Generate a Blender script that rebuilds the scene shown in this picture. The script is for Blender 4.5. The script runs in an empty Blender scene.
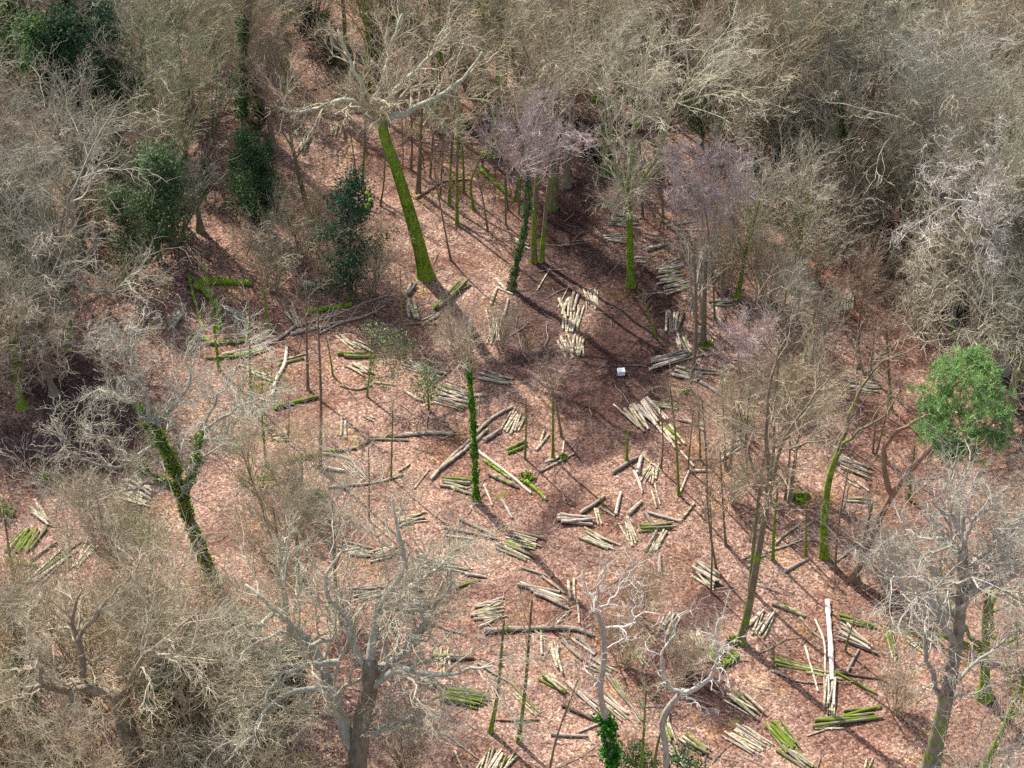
import bpy, math, random
import numpy as np
from mathutils import Vector

# ------------------------------------------------------------------ camera, sky, sun, exposure
sc = bpy.context.scene
COL = sc.collection
W, H = 1024, 768
PITCH = math.radians(42.0)
F = 1850.0                        # focal length in pixels
CAMH = 62.0
CAMY = -CAMH / math.tan(PITCH)    # the middle of the picture meets the ground at the origin
cam = bpy.data.cameras.new('camera')
camo = bpy.data.objects.new('camera', cam)
COL.objects.link(camo)
camo.location = (0, CAMY, CAMH)
camo.rotation_euler = (math.pi / 2 - PITCH, 0, 0)
cam.sensor_width = 36.0
cam.lens = F * 36.0 / W
cam.clip_start = 1.0
cam.clip_end = 4000.0
sc.camera = camo

SUN_EL = math.radians(47.0)
SUN_AZ = math.radians(-38.0)      # clockwise from +Y: behind the wood, to the left
world = bpy.data.worlds.new("World")
sc.world = world
world.use_nodes = True
wn = world.node_tree.nodes
wn.clear()
sky = wn.new('ShaderNodeTexSky')
sky.sky_type = 'NISHITA'
sky.sun_disc = False
sky.sun_elevation = SUN_EL
sky.sun_rotation = SUN_AZ
sky.air_density = 1.0
sky.dust_density = 2.0
bg = wn.new('ShaderNodeBackground')
bg.inputs['Strength'].default_value = 0.14
wo = wn.new('ShaderNodeOutputWorld')
hs = wn.new('ShaderNodeHueSaturation')
hs.inputs['Saturation'].default_value = 0.75
world.node_tree.links.new(sky.outputs[0], hs.inputs['Color'])
world.node_tree.links.new(hs.outputs[0], bg.inputs[0])
world.node_tree.links.new(bg.outputs[0], wo.inputs[0])

sun = bpy.data.lights.new('sun', 'SUN')
sun.energy = 3.8
sun.angle = math.radians(0.5)
sun.color = (1.0, 0.95, 0.88)
suno = bpy.data.objects.new('sun', sun)
COL.objects.link(suno)
sdir = Vector((math.sin(SUN_AZ) * math.cos(SUN_EL), math.cos(SUN_AZ) * math.cos(SUN_EL), math.sin(SUN_EL)))
suno.rotation_euler = sdir.to_track_quat('Z', 'Y').to_euler()
suno.location = sdir * 150

sc.view_settings.view_transform = 'Standard'
sc.view_settings.look = 'None'
sc.view_settings.gamma = 1.0
sc.view_settings.use_curve_mapping = False
sc.view_settings.exposure = 1.15
sc.render.engine = 'CYCLES'
sc.cycles.max_bounces = 4
sc.cycles.diffuse_bounces = 2
sc.cycles.glossy_bounces = 1
sc.cycles.transmission_bounces = 2
sc.cycles.transparent_max_bounces = 4
sc.cycles.caustics_reflective = False
sc.cycles.caustics_refractive = False
sc.cycles.use_denoising = False
sc.cycles.use_adaptive_sampling = True
sc.cycles.adaptive_threshold = 0.02

rng = np.random.default_rng(7)
random.seed(7)

# ------------------------------------------------------------------ ground shape and pixel helpers
def gh(x, y):
    """height of the woodland floor"""
    x = np.asarray(x, float); y = np.asarray(y, float)
    f = np.exp(-((x / 90.0) ** 2 + (y / 110.0) ** 2))
    return f * (0.25 * np.sin(x * 0.17 + 1.0) * np.cos(y * 0.13) + 0.12 * np.sin(x * 0.41 + y * 0.33) + 0.05 * np.sin(x * 1.1 - y * 0.9 + 2))

SP, CP = math.sin(PITCH), math.cos(PITCH)
def ray(px, py):
    a, b = (px - W / 2) / F, (H / 2 - py) / F
    return np.array([a, CP + b * SP, -SP + b * CP])
def px2g(px, py, dz=0.0):
    """point dz above the ground under a pixel"""
    d = ray(px, py); z = dz
    for _ in range(4):
        t = (z - CAMH) / d[2]
        p = np.array([0, CAMY, CAMH]) + d * t
        z = float(gh(p[0], p[1])) + dz
    return np.array([p[0], p[1], z])
def px2y(px, py, Y):
    """point of the upright plane y = Y under a pixel"""
    d = ray(px, py)
    t = (Y - CAMY) / d[1]
    return np.array([0, CAMY, CAMH]) + d * t
def g2px(p):
    v = np.asarray(p, float) - np.array([0, CAMY, CAMH])
    zc = v[1] * CP - v[2] * SP
    yc = v[1] * SP + v[2] * CP
    return W / 2 + F * v[0] / zc, H / 2 - F * yc / zc

# ------------------------------------------------------------------ materials
def new_mat(name):
    m = bpy.data.materials.new(name)
    m.use_nodes = True
    nt = m.node_tree
    nt.nodes.clear()
    out = nt.nodes.new('ShaderNodeOutputMaterial')
    b = nt.nodes.new('ShaderNodeBsdfPrincipled')
    b.inputs['Roughness'].default_value = 0.9
    b.inputs['Specular IOR Level'].default_value = 0.15
    nt.links.new(b.outputs[0], out.inputs[0])
    return m, nt, b
class G:
    """small node-graph writer"""
    def __init__(s, nt): s.nt = nt
    def n(s, t, **kw):
        x = s.nt.nodes.new('ShaderNode' + t)
        for k, v in kw.items(): setattr(x, k, v)
        return x
    def l(s, a, b): s.nt.links.new(a, b)
    def put(s, sock, v):
        if hasattr(v, 'is_linked'): s.l(v, sock)
        else: sock.default_value = v
    def math(s, op, a, b=0.0, c=0.0, clamp=False):
        x = s.n('Math', operation=op, use_clamp=clamp)
        s.put(x.inputs[0], a); s.put(x.inputs[1], b); s.put(x.inputs[2], c)
        return x.outputs[0]
    def mix(s, f, a, b, mode='MIX'):
        x = s.n('Mix', data_type='RGBA', blend_type=mode)
        s.put(x.inputs[0], f); s.put(x.inputs[6], a); s.put(x.inputs[7], b)
        return x.outputs[2]
    def coord(s, scale, which='Object', loc=(0, 0, 0)):
        tc = s.n('TexCoord'); mp = s.n('Mapping')
        mp.inputs['Scale'].default_value = scale; mp.inputs['Location'].default_value = loc
        s.l(tc.outputs[which], mp.inputs['Vector'])
        return mp.outputs[0]
    def noise(s, vec, scale, detail=3, rough=0.6):
        x = s.n('TexNoise'); s.l(vec, x.inputs['Vector'])
        x.inputs['Scale'].default_value = scale; x.inputs['Detail'].default_value = detail; x.inputs['Roughness'].default_value = rough
        return x.outputs['Fac']
    def rng(s, v, a, b, c=0.0, d=1.0):
        x = s.n('MapRange', interpolation_type='SMOOTHSTEP')
        s.put(x.inputs[0], v); x.inputs[1].default_value = a; x.inputs[2].default_value = b
        x.inputs[3].default_value = c; x.inputs[4].default_value = d
        return x.outputs[0]
    def ramp(s, v, stops):
        x = s.n('ValToRGB'); s.put(x.inputs[0], v)
        e = x.color_ramp.elements
        while len(e) < len(stops): e.new(0.5)
        for i, (p, c) in enumerate(stops):
            e[i].position = p; e[i].color = (*c, 1)
        return x.outputs[0]
def C4(c): return (c[0], c[1], c[2], 1.0)

MOSS_A, MOSS_B = (0.045, 0.08, 0.010), (0.185, 0.25, 0.018)

def bark_mat():
    m, nt, b = new_mat('bark'); g = G(nt)
    oi = g.n('ObjectInfo')
    v = g.coord((1, 1, 0.35)); v1 = g.coord((1, 1, 1))
    n1 = g.noise(v, 6.0, 4); n2 = g.noise(v1, 1.6, 3); n3 = g.noise(v1, 9.0, 2)
    base = g.mix(1.0, oi.outputs['Color'], g.ramp(n1, [(0.3, (0.6, 0.6, 0.6)), (0.7, (1.25, 1.22, 1.18))]), 'MULTIPLY')
    sep = g.n('SeparateXYZ'); g.l(v1, sep.inputs[0])
    k = g.math('ADD', g.math('MULTIPLY', oi.outputs['Alpha'], 1.35), g.math('MULTIPLY', sep.outputs[2], -0.045))
    k = g.math('ADD', k, g.math('MULTIPLY', g.math('SUBTRACT', n2, 0.5), 2.1))
    k = g.math('MULTIPLY', g.rng(k, 0.35, 0.75), g.rng(oi.outputs['Alpha'], 0.0, 0.15))
    moss = g.ramp(g.math('ADD', g.math('MULTIPLY', n3, 0.55), g.math('MULTIPLY', n1, 0.45)), [(0.36, (0.05, 0.085, 0.012)), (0.62, (0.23, 0.34, 0.028))])
    g.l(g.mix(k, base, moss), b.inputs['Base Color'])
    bp = g.n('Bump'); bp.inputs['Strength'].default_value = 0.6; bp.inputs['Distance'].default_value = 0.04
    g.l(n1, bp.inputs['Height']); g.l(bp.outputs[0], b.inputs['Normal'])
    return m
def twig_mat():
    m, nt, b = new_mat('twig_bark'); g = G(nt)
    oi = g.n('ObjectInfo')
    v = g.coord((1, 1, 1))
    n1 = g.noise(v, 0.8, 2); n2 = g.noise(v, 5.0, 1)
    f = g.math('ADD', g.math('MULTIPLY', n1, 0.7), g.math('MULTIPLY', n2, 0.5))
    g.l(g.mix(1.0, oi.outputs['Color'], g.ramp(f, [(0.35, (0.7, 0.68, 0.66)), (0.8, (1.35, 1.33, 1.28))]), 'MULTIPLY'), b.inputs['Base Color'])
    return m
def leaf_mat():
    m, nt, b = new_mat('green_leaf'); g = G(nt)
    oi = g.n('ObjectInfo'); ge = g.n('NewGeometry')
    c = g.mix(1.0, oi.outputs['Color'], g.ramp(ge.outputs['Random Per Island'], [(0.0, (0.45, 0.5, 0.5)), (0.6, (1.0, 1.0, 1.0)), (1.0, (1.7, 1.6, 1.2))]), 'MULTIPLY')
    g.l(c, b.inputs['Base Color'])
    b.inputs['Roughness'].default_value = 0.65
    b.inputs['Specular IOR Level'].default_value = 0.2
    tr = g.n('BsdfTranslucent'); g.l(c, tr.inputs[0])
    ms = g.n('MixShader'); ms.inputs[0].default_value = 0.3
    out = [x for x in nt.nodes if x.type == 'OUTPUT_MATERIAL'][0]
    g.l(b.outputs[0], ms.inputs[1]); g.l(tr.outputs[0], ms.inputs[2]); g.l(ms.outputs[0], out.inputs[0])
    return m
def log_mat():
    """bark of a cut log: the object's colour, lengthwise streaks, moss by the object's alpha on its upper side"""
    m, nt, b = new_mat('log_bark'); g = G(nt)
    oi = g.n('ObjectInfo'); ge = g.n('NewGeometry')
    v = g.coord((0.8, 6, 6)); v1 = g.coord((2.0, 5, 5))
    sh = g.n('VectorMath', operation='ADD'); cmb = g.n('CombineXYZ')
    g.l(g.math('MULTIPLY', oi.outputs['Random'], 91.0), cmb.inputs[0]); g.l(v, sh.inputs[0]); g.l(cmb.outputs[0], sh.inputs[1])
    sh1 = g.n('VectorMath', operation='ADD'); g.l(v1, sh1.inputs[0]); g.l(cmb.outputs[0], sh1.inputs[1])
    n1 = g.noise(sh.outputs[0], 2.5, 4, 0.7); n2 = g.noise(sh1.outputs[0], 1.5, 3)
    c = g.mix(1.0, oi.outputs['Color'], g.ramp(n1, [(0.34, (0.30, 0.27, 0.24)), (0.5, (0.92, 0.9, 0.87)), (0.68, (1.4, 1.37, 1.3))]), 'MULTIPLY')
    sep = g.n('SeparateXYZ'); g.l(ge.outputs['Normal'], sep.inputs[0])
    k = g.math('ADD', g.math('MULTIPLY', oi.outputs['Alpha'], 1.2), g.math('MULTIPLY', g.math('SUBTRACT', n2, 0.5), 1.8))
    k = g.math('ADD', k, g.math('MULTIPLY', sep.outputs[2], 0.25))
    k = g.math('MULTIPLY', g.rng(k, 0.55, 0.85), g.rng(oi.outputs['Alpha'], 0.02, 0.2))
    g.l(g.mix(k, c, g.ramp(n1, [(0.3, MOSS_A), (0.7, MOSS_B)])), b.inputs['Base Color'])
    bp = g.n('Bump'); bp.inputs['Strength'].default_value = 0.5; bp.inputs['Distance'].default_value = 0.02
    g.l(n1, bp.inputs['Height']); g.l(bp.outputs[0], b.inputs['Normal'])
    return m
def plain_mat(name, ca, cb, scale=8.0, rough=0.9):
    m, nt, b = new_mat(name); g = G(nt)
    g.l(g.ramp(g.noise(g.coord((1, 1, 1)), scale, 4, 0.7), [(0.3, ca), (0.7, cb)]), b.inputs['Base Color'])
    b.inputs['Roughness'].default_value = rough
    return m
def ground_mat():
    m, nt, b = new_mat('leaf_litter'); g = G(nt)
    v = g.coord((1, 1, 1))
    big = g.noise(v, 0.07, 4); mid = g.noise(v, 0.55, 5, 0.65); fine = g.noise(v, 4.5, 4, 0.7)
    vo = g.n('TexVoronoi'); vo.inputs['Scale'].default_value = 12.5; g.l(v, vo.inputs['Vector'])
    sep = g.n('SeparateColor'); g.l(vo.outputs['Color'], sep.inputs[0])
    leaf = g.ramp(sep.outputs[0], [(0.0, (0.11, 0.060, 0.045)), (0.28, (0.212, 0.124, 0.091)), (0.62, (0.300, 0.192, 0.145)), (0.9, (0.405, 0.282, 0.218)), (1.0, (0.53, 0.40, 0.315))])
    tone = g.ramp(mid, [(0.33, (0.62, 0.57, 0.57)), (0.5, (1.0, 0.97, 0.95)), (0.68, (1.28, 1.25, 1.18))])
    c = g.mix(1.0, leaf, tone, 'MULTIPLY')
    drift = g.noise(g.coord((1, 1.3, 1), loc=(3, 17, 0)), 0.16, 5, 0.62)
    c = g.mix(g.rng(drift, 0.46, 0.58, 0, 1.0), c, g.mix(1.0, c, C4((0.72, 0.63, 0.60)), 'MULTIPLY'))
    c = g.mix(g.rng(drift, 0.40, 0.30, 0, 0.5), c, g.mix(1.0, c, C4((1.15, 1.12, 1.05)), 'MULTIPLY'))
    c = g.mix(g.rng(fine, 0.56, 0.70, 0, 0.75), c, C4((0.075, 0.045, 0.036)))
    c = g.mix(g.rng(big, 0.42, 0.65, 0, 0.45), c, g.mix(1.0, c, C4((0.86, 0.74, 0.66)), 'MULTIPLY'))
    yel = g.noise(g.coord((1, 1, 1), loc=(31, 7, 0)), 0.45, 3)
    c = g.mix(g.rng(yel, 0.55, 0.72, 0, 0.7), c, g.mix(1.0, c, C4((1.15, 1.15, 0.72)), 'MULTIPLY'))
    at = g.n('Attribute', attribute_name='mud_shade')
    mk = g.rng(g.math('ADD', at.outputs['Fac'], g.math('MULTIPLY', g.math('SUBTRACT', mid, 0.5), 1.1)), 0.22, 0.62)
    mud_shade = g.mix(1.0, c, C4((0.235, 0.215, 0.255)), 'MULTIPLY')  # dark bluish tint for the trodden track and the painted tree shade
    c = g.mix(g.math('MULTIPLY', mk, 0.9), c, mud_shade)
    gr = g.noise(g.coord((1, 1, 1), loc=(9, 40, 3)), 0.8, 4)
    c = g.mix(g.rng(gr, 0.65, 0.76, 0, 0.6), c, C4((0.15, 0.15, 0.035)))
    g.l(c, b.inputs['Base Color'])
    bp = g.n('Bump'); bp.inputs['Strength'].default_value = 0.9; bp.inputs['Distance'].default_value = 0.06
    hh = g.math('ADD', sep.outputs[1], g.math('MULTIPLY', fine, 1.5)); g.l(hh, bp.inputs['Height'])
    g.l(bp.outputs[0], b.inputs['Normal'])
    return m
M_BARK, M_TWIG, M_LEAF, M_LOG = bark_mat(), twig_mat(), leaf_mat(), log_mat()
M_END = plain_mat('cut_wood', (0.50, 0.36, 0.22), (0.66, 0.52, 0.36), 9)
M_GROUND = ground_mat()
M_MOSS = plain_mat('moss', MOSS_A, (0.20, 0.22, 0.02), 7)
M_LITTER = plain_mat('dead_twig', (0.16, 0.11, 0.08), (0.46, 0.40, 0.33), 0.9)
M_WHITE = plain_mat('white_plastic', (0.70, 0.72, 0.74), (0.82, 0.83, 0.84), 3, 0.5)
M_DARK = plain_mat('charred_twig', (0.02, 0.015, 0.012), (0.08, 0.06, 0.045), 6)

# ------------------------------------------------------------------ mesh helpers
def make_mesh(name, V, faces, mats, mat_idx=None, smooth=False):
    """faces: list of (m,k) int arrays"""
    me = bpy.data.meshes.new(name)
    V = np.ascontiguousarray(V, np.float32)
    me.vertices.add(len(V)); me.vertices.foreach_set('co', V.ravel())
    idx = np.concatenate([f.ravel() for f in faces]).astype(np.int32)
    tot = np.concatenate([np.full(len(f), f.shape[1], np.int32) for f in faces])
    start = np.concatenate([[0], np.cumsum(tot)[:-1]]).astype(np.int32)
    me.loops.add(len(idx)); me.loops.foreach_set('vertex_index', idx)
    me.polygons.add(len(tot)); me.polygons.foreach_set('loop_start', start)
    for m in mats: me.materials.append(m)
    if mat_idx is not None: me.polygons.foreach_set('material_index', np.asarray(mat_idx, np.int32))
    me.polygons.foreach_set('use_smooth', np.full(len(tot), bool(smooth)))
    me.update(calc_edges=True)
    return me
def norm(a): return a / np.maximum(np.linalg.norm(a, axis=-1, keepdims=True), 1e-9)
def tube_arrays(P, R, k):
    """P (B,n,3), R (B,n): open tubes with k sides"""
    B, n, _ = P.shape
    T = norm(np.gradient(P, axis=1))
    ch = norm(P[:, -1] - P[:, 0])
    ref = np.where(np.abs(ch[:, 2:3]) < 0.8, np.array([[0, 0, 1.0]]), np.array([[1.0, 0, 0]]))[:, None, :]
    U = norm(np.cross(T, ref)); Vv = np.cross(T, U)
    a = np.arange(k) * 2 * np.pi / k
    ring = np.cos(a)[None, None, :, None] * U[:, :, None, :] + np.sin(a)[None, None, :, None] * Vv[:, :, None, :]
    V = P[:, :, None, :] + R[:, :, None, None] * ring
    i = np.arange(B * n * k).reshape(B, n, k)
    j = np.roll(i, -1, axis=2)
    f = np.stack([i[:, :-1], j[:, :-1], j[:, 1:], i[:, 1:]], -1).reshape(-1, 4)
    return V.reshape(-1, 3), f
class Tubes:
    def __init__(s): s.V, s.F, s.o = [], [], 0
    def add(s, P, R, k):
        P = np.asarray(P, float); R = np.asarray(R, float)
        if P.ndim == 2: P, R = P[None], R[None]
        if len(P) == 0: return
        v, f = tube_arrays(P, R, k)
        s.V.append(v); s.F.append(f + s.o); s.o += len(v)
    def mesh(s, name, mat, smooth=False):
        return make_mesh(name, np.concatenate(s.V), s.F, [mat], smooth=smooth)
def leaf_mesh(name, C, size, mat, rg, aspect=0.6, axis=None):
    """one small four-cornered leaf at every point of C"""
    n = len(C)
    d = norm(rg.normal(size=(n, 3))) if axis is None else norm(axis)
    e = norm(np.cross(d, norm(rg.normal(size=(n, 3)))))
    s = size * rg.uniform(0.6, 1.4, (n, 1))
    V = np.stack([C - d * s * .5, C + e * s * aspect * .5, C + d * s * .5, C - e * s * aspect * .5], 1).reshape(-1, 3)
    f = np.arange(n * 4).reshape(n, 4)
    return make_mesh(name, V, [f], [mat])
def spawn(P, R, n_child, t0, t1, ang, length, npts, wig, up, rr, rg, tip=0.35, curve=0.0, rmin=0.004):
    """children along parent polylines. length: (B,) array or callable of t"""
    B, n, _ = P.shape
    t = t0 + (t1 - t0) * (np.arange(n_child)[None] + rg.uniform(0, 1, (B, n_child))) / n_child
    x = t * (n - 1); i = np.clip(x.astype(int), 0, n - 2); fr = (x - i)[..., None]
    bi = np.arange(B)[:, None]
    A, Bp = P[bi, i], P[bi, i + 1]
    pos = A + (Bp - A) * fr
    rad = R[bi, i] * (1 - fr[..., 0]) + R[bi, i + 1] * fr[..., 0]
    T = norm(Bp - A)
    q = rg.normal(size=T.shape); q = norm(q - (q * T).sum(-1, keepdims=True) * T)
    a = ang * rg.uniform(0.7, 1.3, t.shape)[..., None]
    d = norm(np.cos(a) * T + np.sin(a) * q + np.array([0, 0, up]))
    L = (length[:, None] if not callable(length) else length(t)) * rg.uniform(0.6, 1.25, t.shape)
    N = B * n_child
    d, pos, L, rad = d.reshape(N, 3), pos.reshape(N, 3), np.broadcast_to(L, t.shape).reshape(N), rad.reshape(N)
    out = np.zeros((N, npts, 3)); out[:, 0] = pos
    st = (L / (npts - 1))[:, None]
    for k in range(1, npts):
        out[:, k] = out[:, k - 1] + d * st
        d = norm(d + wig * rg.normal(size=d.shape) + np.array([0, 0, curve]))
    r0 = np.maximum(rad * rr, rmin)
    RR = r0[:, None] * np.linspace(1, tip, npts)[None]
    return out, RR, L

# ------------------------------------------------------------------ object helpers
def tag(o, label=None, cat=None, group=None, kind=None):
    if label: o['label'] = label
    if cat: o['category'] = cat
    if group: o['group'] = group
    if kind: o['kind'] = kind
    return o
def obj(name, me, parent=None, color=None, loc=None):
    o = bpy.data.objects.new(name, me); COL.objects.link(o)
    if parent is not None: o.parent = parent
    if color is not None: o.color = color
    if loc is not None: o.location = loc
    return o
def empty(name, loc):
    o = bpy.data.objects.new(name, None); COL.objects.link(o); o.location = loc
    o.empty_display_size = 0.3
    return o

# ------------------------------------------------------------------ the ground
def build_ground():
    cx = np.arange(-80, 80.01, 0.8); far = np.array([90, 110, 150, 220, 400, 800, 2000.0])
    xs = np.concatenate([-far[::-1], cx, far]); ys = xs.copy()
    X, Y = np.meshgrid(xs, ys)
    Z = gh(X, Y)
    V = np.stack([X, Y, Z], -1).reshape(-1, 3)
    nx, ny = len(xs), len(ys)
    i = np.arange(nx * ny).reshape(ny, nx)
    f = np.stack([i[:-1, :-1], i[:-1, 1:], i[1:, 1:], i[1:, :-1]], -1).reshape(-1, 4)
    me = make_mesh('woodland_floor', V, [f], [M_GROUND], smooth=True)
    # trodden track, with tree shade painted into the ground colour there and under trees
    mud_shade = np.zeros(nx * ny)
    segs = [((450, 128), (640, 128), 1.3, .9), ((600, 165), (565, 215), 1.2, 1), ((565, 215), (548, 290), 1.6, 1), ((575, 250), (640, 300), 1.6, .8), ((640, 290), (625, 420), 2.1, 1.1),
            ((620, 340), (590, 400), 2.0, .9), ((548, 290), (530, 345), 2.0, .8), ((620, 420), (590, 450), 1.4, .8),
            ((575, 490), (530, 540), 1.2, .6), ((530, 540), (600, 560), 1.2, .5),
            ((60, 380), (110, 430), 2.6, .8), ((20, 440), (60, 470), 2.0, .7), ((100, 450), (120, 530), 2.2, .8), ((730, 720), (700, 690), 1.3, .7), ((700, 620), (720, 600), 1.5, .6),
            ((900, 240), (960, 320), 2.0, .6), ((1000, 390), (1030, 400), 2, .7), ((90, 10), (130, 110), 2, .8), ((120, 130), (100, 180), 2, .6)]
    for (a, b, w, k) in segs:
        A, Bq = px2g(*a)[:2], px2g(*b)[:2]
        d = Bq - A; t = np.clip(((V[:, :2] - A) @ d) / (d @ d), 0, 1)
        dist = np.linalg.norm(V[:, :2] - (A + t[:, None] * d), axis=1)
        mud_shade = np.maximum(mud_shade, k * np.exp(-(dist / w) ** 2))
    at = me.attributes.new('mud_shade', 'FLOAT', 'POINT')
    at.data.foreach_set('value', mud_shade.astype(np.float32))
    o = obj('ground', me)
    tag(o, 'leaf-covered woodland floor with a trodden track and painted tree shade', kind='structure')
build_ground()

# ------------------------------------------------------------------ tree kinds used many times
def flare(P, R, amount=0.9, h=0.45):
    z = P[..., 2] - P[..., :1, 2]
    return R * (1 + amount * np.exp(-np.maximum(z, 0) / h))
def wiggly(p0, d0, L, n, wig, curve, rg):
    out = [np.array(p0, float)]; d = np.array(d0, float)
    for _ in range(n - 1):
        out.append(out[-1] + d * L / (n - 1))
        d = norm(d + wig * rg.normal(size=3) + np.array([0, 0, curve]))
    return np.array(out)
PROTO = {}
def proto_slim(key, seed, h=14, r=0.16, ang=0.7, dense=1.0, crown=0.42, t0=0.35, up=0.25, twig_r=0.0085, shape='oval', wig=0.12):
    """tall woodland tree: one stem, rising branches, a rounded crown of fine twigs"""
    rg = np.random.default_rng(seed)
    n = 14
    P = wiggly((0, 0, -0.1), norm(np.array([rg.normal() * .05, rg.normal() * .05, 1])), h * .92, n, 0.045, 0.03, rg)[None]
    R = flare(P, np.linspace(r, r * .18, n)[None])
    tk = Tubes(); tk.add(P, R, 8)
    if shape == 'oval': ln = lambda t: h * crown * np.sin(np.clip((t - t0) / (1 - t0), 0, 1) * 2.2 + .75) ** .8 * .95
    else: ln = lambda t: h * crown * (1.0 - .55 * (t - t0) / (1 - t0))
    P1, R1, L1 = spawn(P, R, int(20), t0, .98, ang, ln, 7, wig, up, .55, rg, .25, .06, .012)
    tk.add(P1, R1, 5)
    cr = Tubes()
    P2, R2, L2 = spawn(P1, R1, 8, .22, 1.0, .65, L1 * .5, 5, wig * 1.3, .22, .65, rg, .35, .06, .012)
    cr.add(P2, R2, 4)
    P3, R3, L3 = spawn(P2, R2, int(5 * dense), .2, 1.0, .65, L2 * .55, 4, wig * 1.4, .2, .6, rg, .4, .05, twig_r * 1.15)
    cr.add(P3, R3, 3)
    P4, R4, L4 = spawn(P3, R3, 3, .2, 1.0, .7, np.maximum(L3 * .6, .25), 3, wig * 1.5, .15, .7, rg, .6, .05, twig_r * .9)
    cr.add(P4, R4, 3)
    PROTO.setdefault(key, []).append((tk.mesh('slim_trunk', M_BARK, True), cr.mesh('slim_crown', M_TWIG), h))
def proto_oak(key, seed, h=12, r=0.34, spread=0.62, nl=7, wig=0.3, twig_r=0.0085, dense=1.0):
    """spreading tree with crooked limbs"""
    rg = np.random.default_rng(seed)
    n = 10
    P = wiggly((0, 0, -0.1), norm(np.array([rg.normal() * .06, rg.normal() * .06, 1])), h * .62, n, 0.07, 0.02, rg)[None]
    R = flare(P, np.linspace(r, r * .5, n)[None])
    tk = Tubes(); tk.add(P, R, 9)
    P1, R1, L1 = spawn(P, R, nl, .45, 1.0, .85, np.full(1, h * spread), 10, wig, .12, .62, rg, .22, .06, .03)
    tk.add(P1, R1, 6)
    cr = Tubes()
    P2, R2, L2 = spawn(P1, R1, 8, .2, 1.0, .8, L1 * .42, 7, wig, .12, .6, rg, .3, .05, .014)
    cr.add(P2, R2, 4)
    P3, R3, L3 = spawn(P2, R2, 7, .15, 1.0, .8, L2 * .48, 5, wig, .1, .6, rg, .4, .03, .010)
    cr.add(P3, R3, 3)
    P4, R4, L4 = spawn(P3, R3, int(4 * dense), .1, 1.0, .85, L3 * .55, 4, wig, .1, .7, rg, .5, .02, twig_r)
    cr.add(P4, R4, 3)
    PROTO.setdefault(key, []).append((tk.mesh('oak_trunk', M_BARK, True), cr.mesh('oak_crown', M_TWIG), h))
def proto_shrub(key, seed, h=4.5, ns=22, r=0.03, spread=.45, twig_r=.008):
    """many stems fanning out from one stool"""
    rg = np.random.default_rng(seed)
    a = rg.uniform(0, 2 * np.pi, ns); s = spread * np.sqrt(rg.uniform(0, 1, ns))
    P, R = [], []
    for q in range(ns):
        d = norm(np.array([math.cos(a[q]) * s[q], math.sin(a[q]) * s[q], 1]))
        P.append(wiggly((math.cos(a[q]) * .22, math.sin(a[q]) * .22, -.05), d, h * rg.uniform(.65, 1.05), 8, .07, -.02, rg)); R.append(np.linspace(r, r * .3, 8) * rg.uniform(.6, 1.3))
    P, R = np.array(P), np.array(R)
    tk = Tubes(); tk.add(P, R, 5); cr = Tubes()
    P1, R1, L1 = spawn(P, R, 8, .25, 1, .55, np.full(ns, h * .28), 5, .16, .2, .6, rg, .4, .04, .009); cr.add(P1, R1, 3)
    P2, R2, L2 = spawn(P1, R1, 4, .15, 1, .6, L1 * .5, 3, .2, .1, .7, rg, .5, .02, twig_r); cr.add(P2, R2, 3)
    P3, R3, L3 = spawn(P2, R2, 2, .15, 1, .7, L2 * .5, 3, .2, .05, .8, rg, .6, 0, twig_r * .9); cr.add(P3, R3, 3)
    PROTO.setdefault(key, []).append((tk.mesh('shrub_stems', M_BARK, True), cr.mesh('shrub_twigs', M_TWIG), h))
def proto_holly(key, seed, h=6, w=1.9, n=7200, size=.105, gaps=60):
    """evergreen: a stem and many small glossy leaves in uneven clumps"""
    rg = np.random.default_rng(seed)
    P = wiggly((0, 0, -.1), (0, 0, 1), h * .9, 8, .05, .02, rg)[None]; R = np.linspace(.11, .02, 8)[None]
    tk = Tubes(); tk.add(P, R, 6)
    P1, R1, L1 = spawn(P, R, gaps, .12, 1, 1.05, lambda t: w * (1.05 - t * .8) * 1.1, 5, .15, .2, .4, rg, .3, -.03, .01)
    tk.add(P1, R1, 4)
    k = n // gaps
    i = rg.uniform(.25, 1, (gaps, k)); x = i * 4; q = np.clip(x.astype(int), 0, 3); b = np.arange(gaps)[:, None]
    C = P1[b, q] + (P1[b, q + 1] - P1[b, q]) * (x - q)[..., None] + rg.normal(size=(gaps, k, 3)) * rg.uniform(.10, .24, (gaps, 1, 1))
    C = C.reshape(-1, 3); C[:, 2] = np.maximum(C[:, 2], .08)
    PROTO.setdefault(key, []).append((tk.mesh('evergreen_stem', M_BARK, True), leaf_mesh('evergreen_foliage', C, size, M_LEAF, rg), h))

for s in range(5): proto_slim('slim', 20 + s, h=13.5 + s * .6, r=.15 + .015 * s, ang=.62 + .06 * s, crown=.30 + .02 * s, t0=.36 + .03 * (s % 3))
for s in range(3): proto_slim('broad', 40 + s, h=12.5, r=.2, ang=.85, crown=.40, t0=.34, up=.15, wig=.18)
for s in range(3): proto_slim('birch', 60 + s, h=10, r=.09, ang=.5, crown=.22, t0=.5, up=.3, dense=1.35, twig_r=.0075, wig=.09)
for s in range(4): proto_oak('oak', 80 + s, h=11.5 + s, nl=7 + s % 2)
for s in range(3): proto_shrub('shrub', 100 + s, h=4.2 + .5 * s)
for s in range(3): proto_holly('holly', 120 + s, h=5.2 + .8 * s, w=1.7 + .25 * s)
PROTO_USED = {}

TAN, BEIGE, GREY, PALE, OLIVE, BROWN, PURPLE = (.36, .295, .19), (.37, .315, .22), (.325, .30, .23), (.395, .355, .275), (.30, .28, .175), (.27, .20, .145), (.41, .33, .315)
TRUNKC = (.20, .165, .11)

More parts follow.
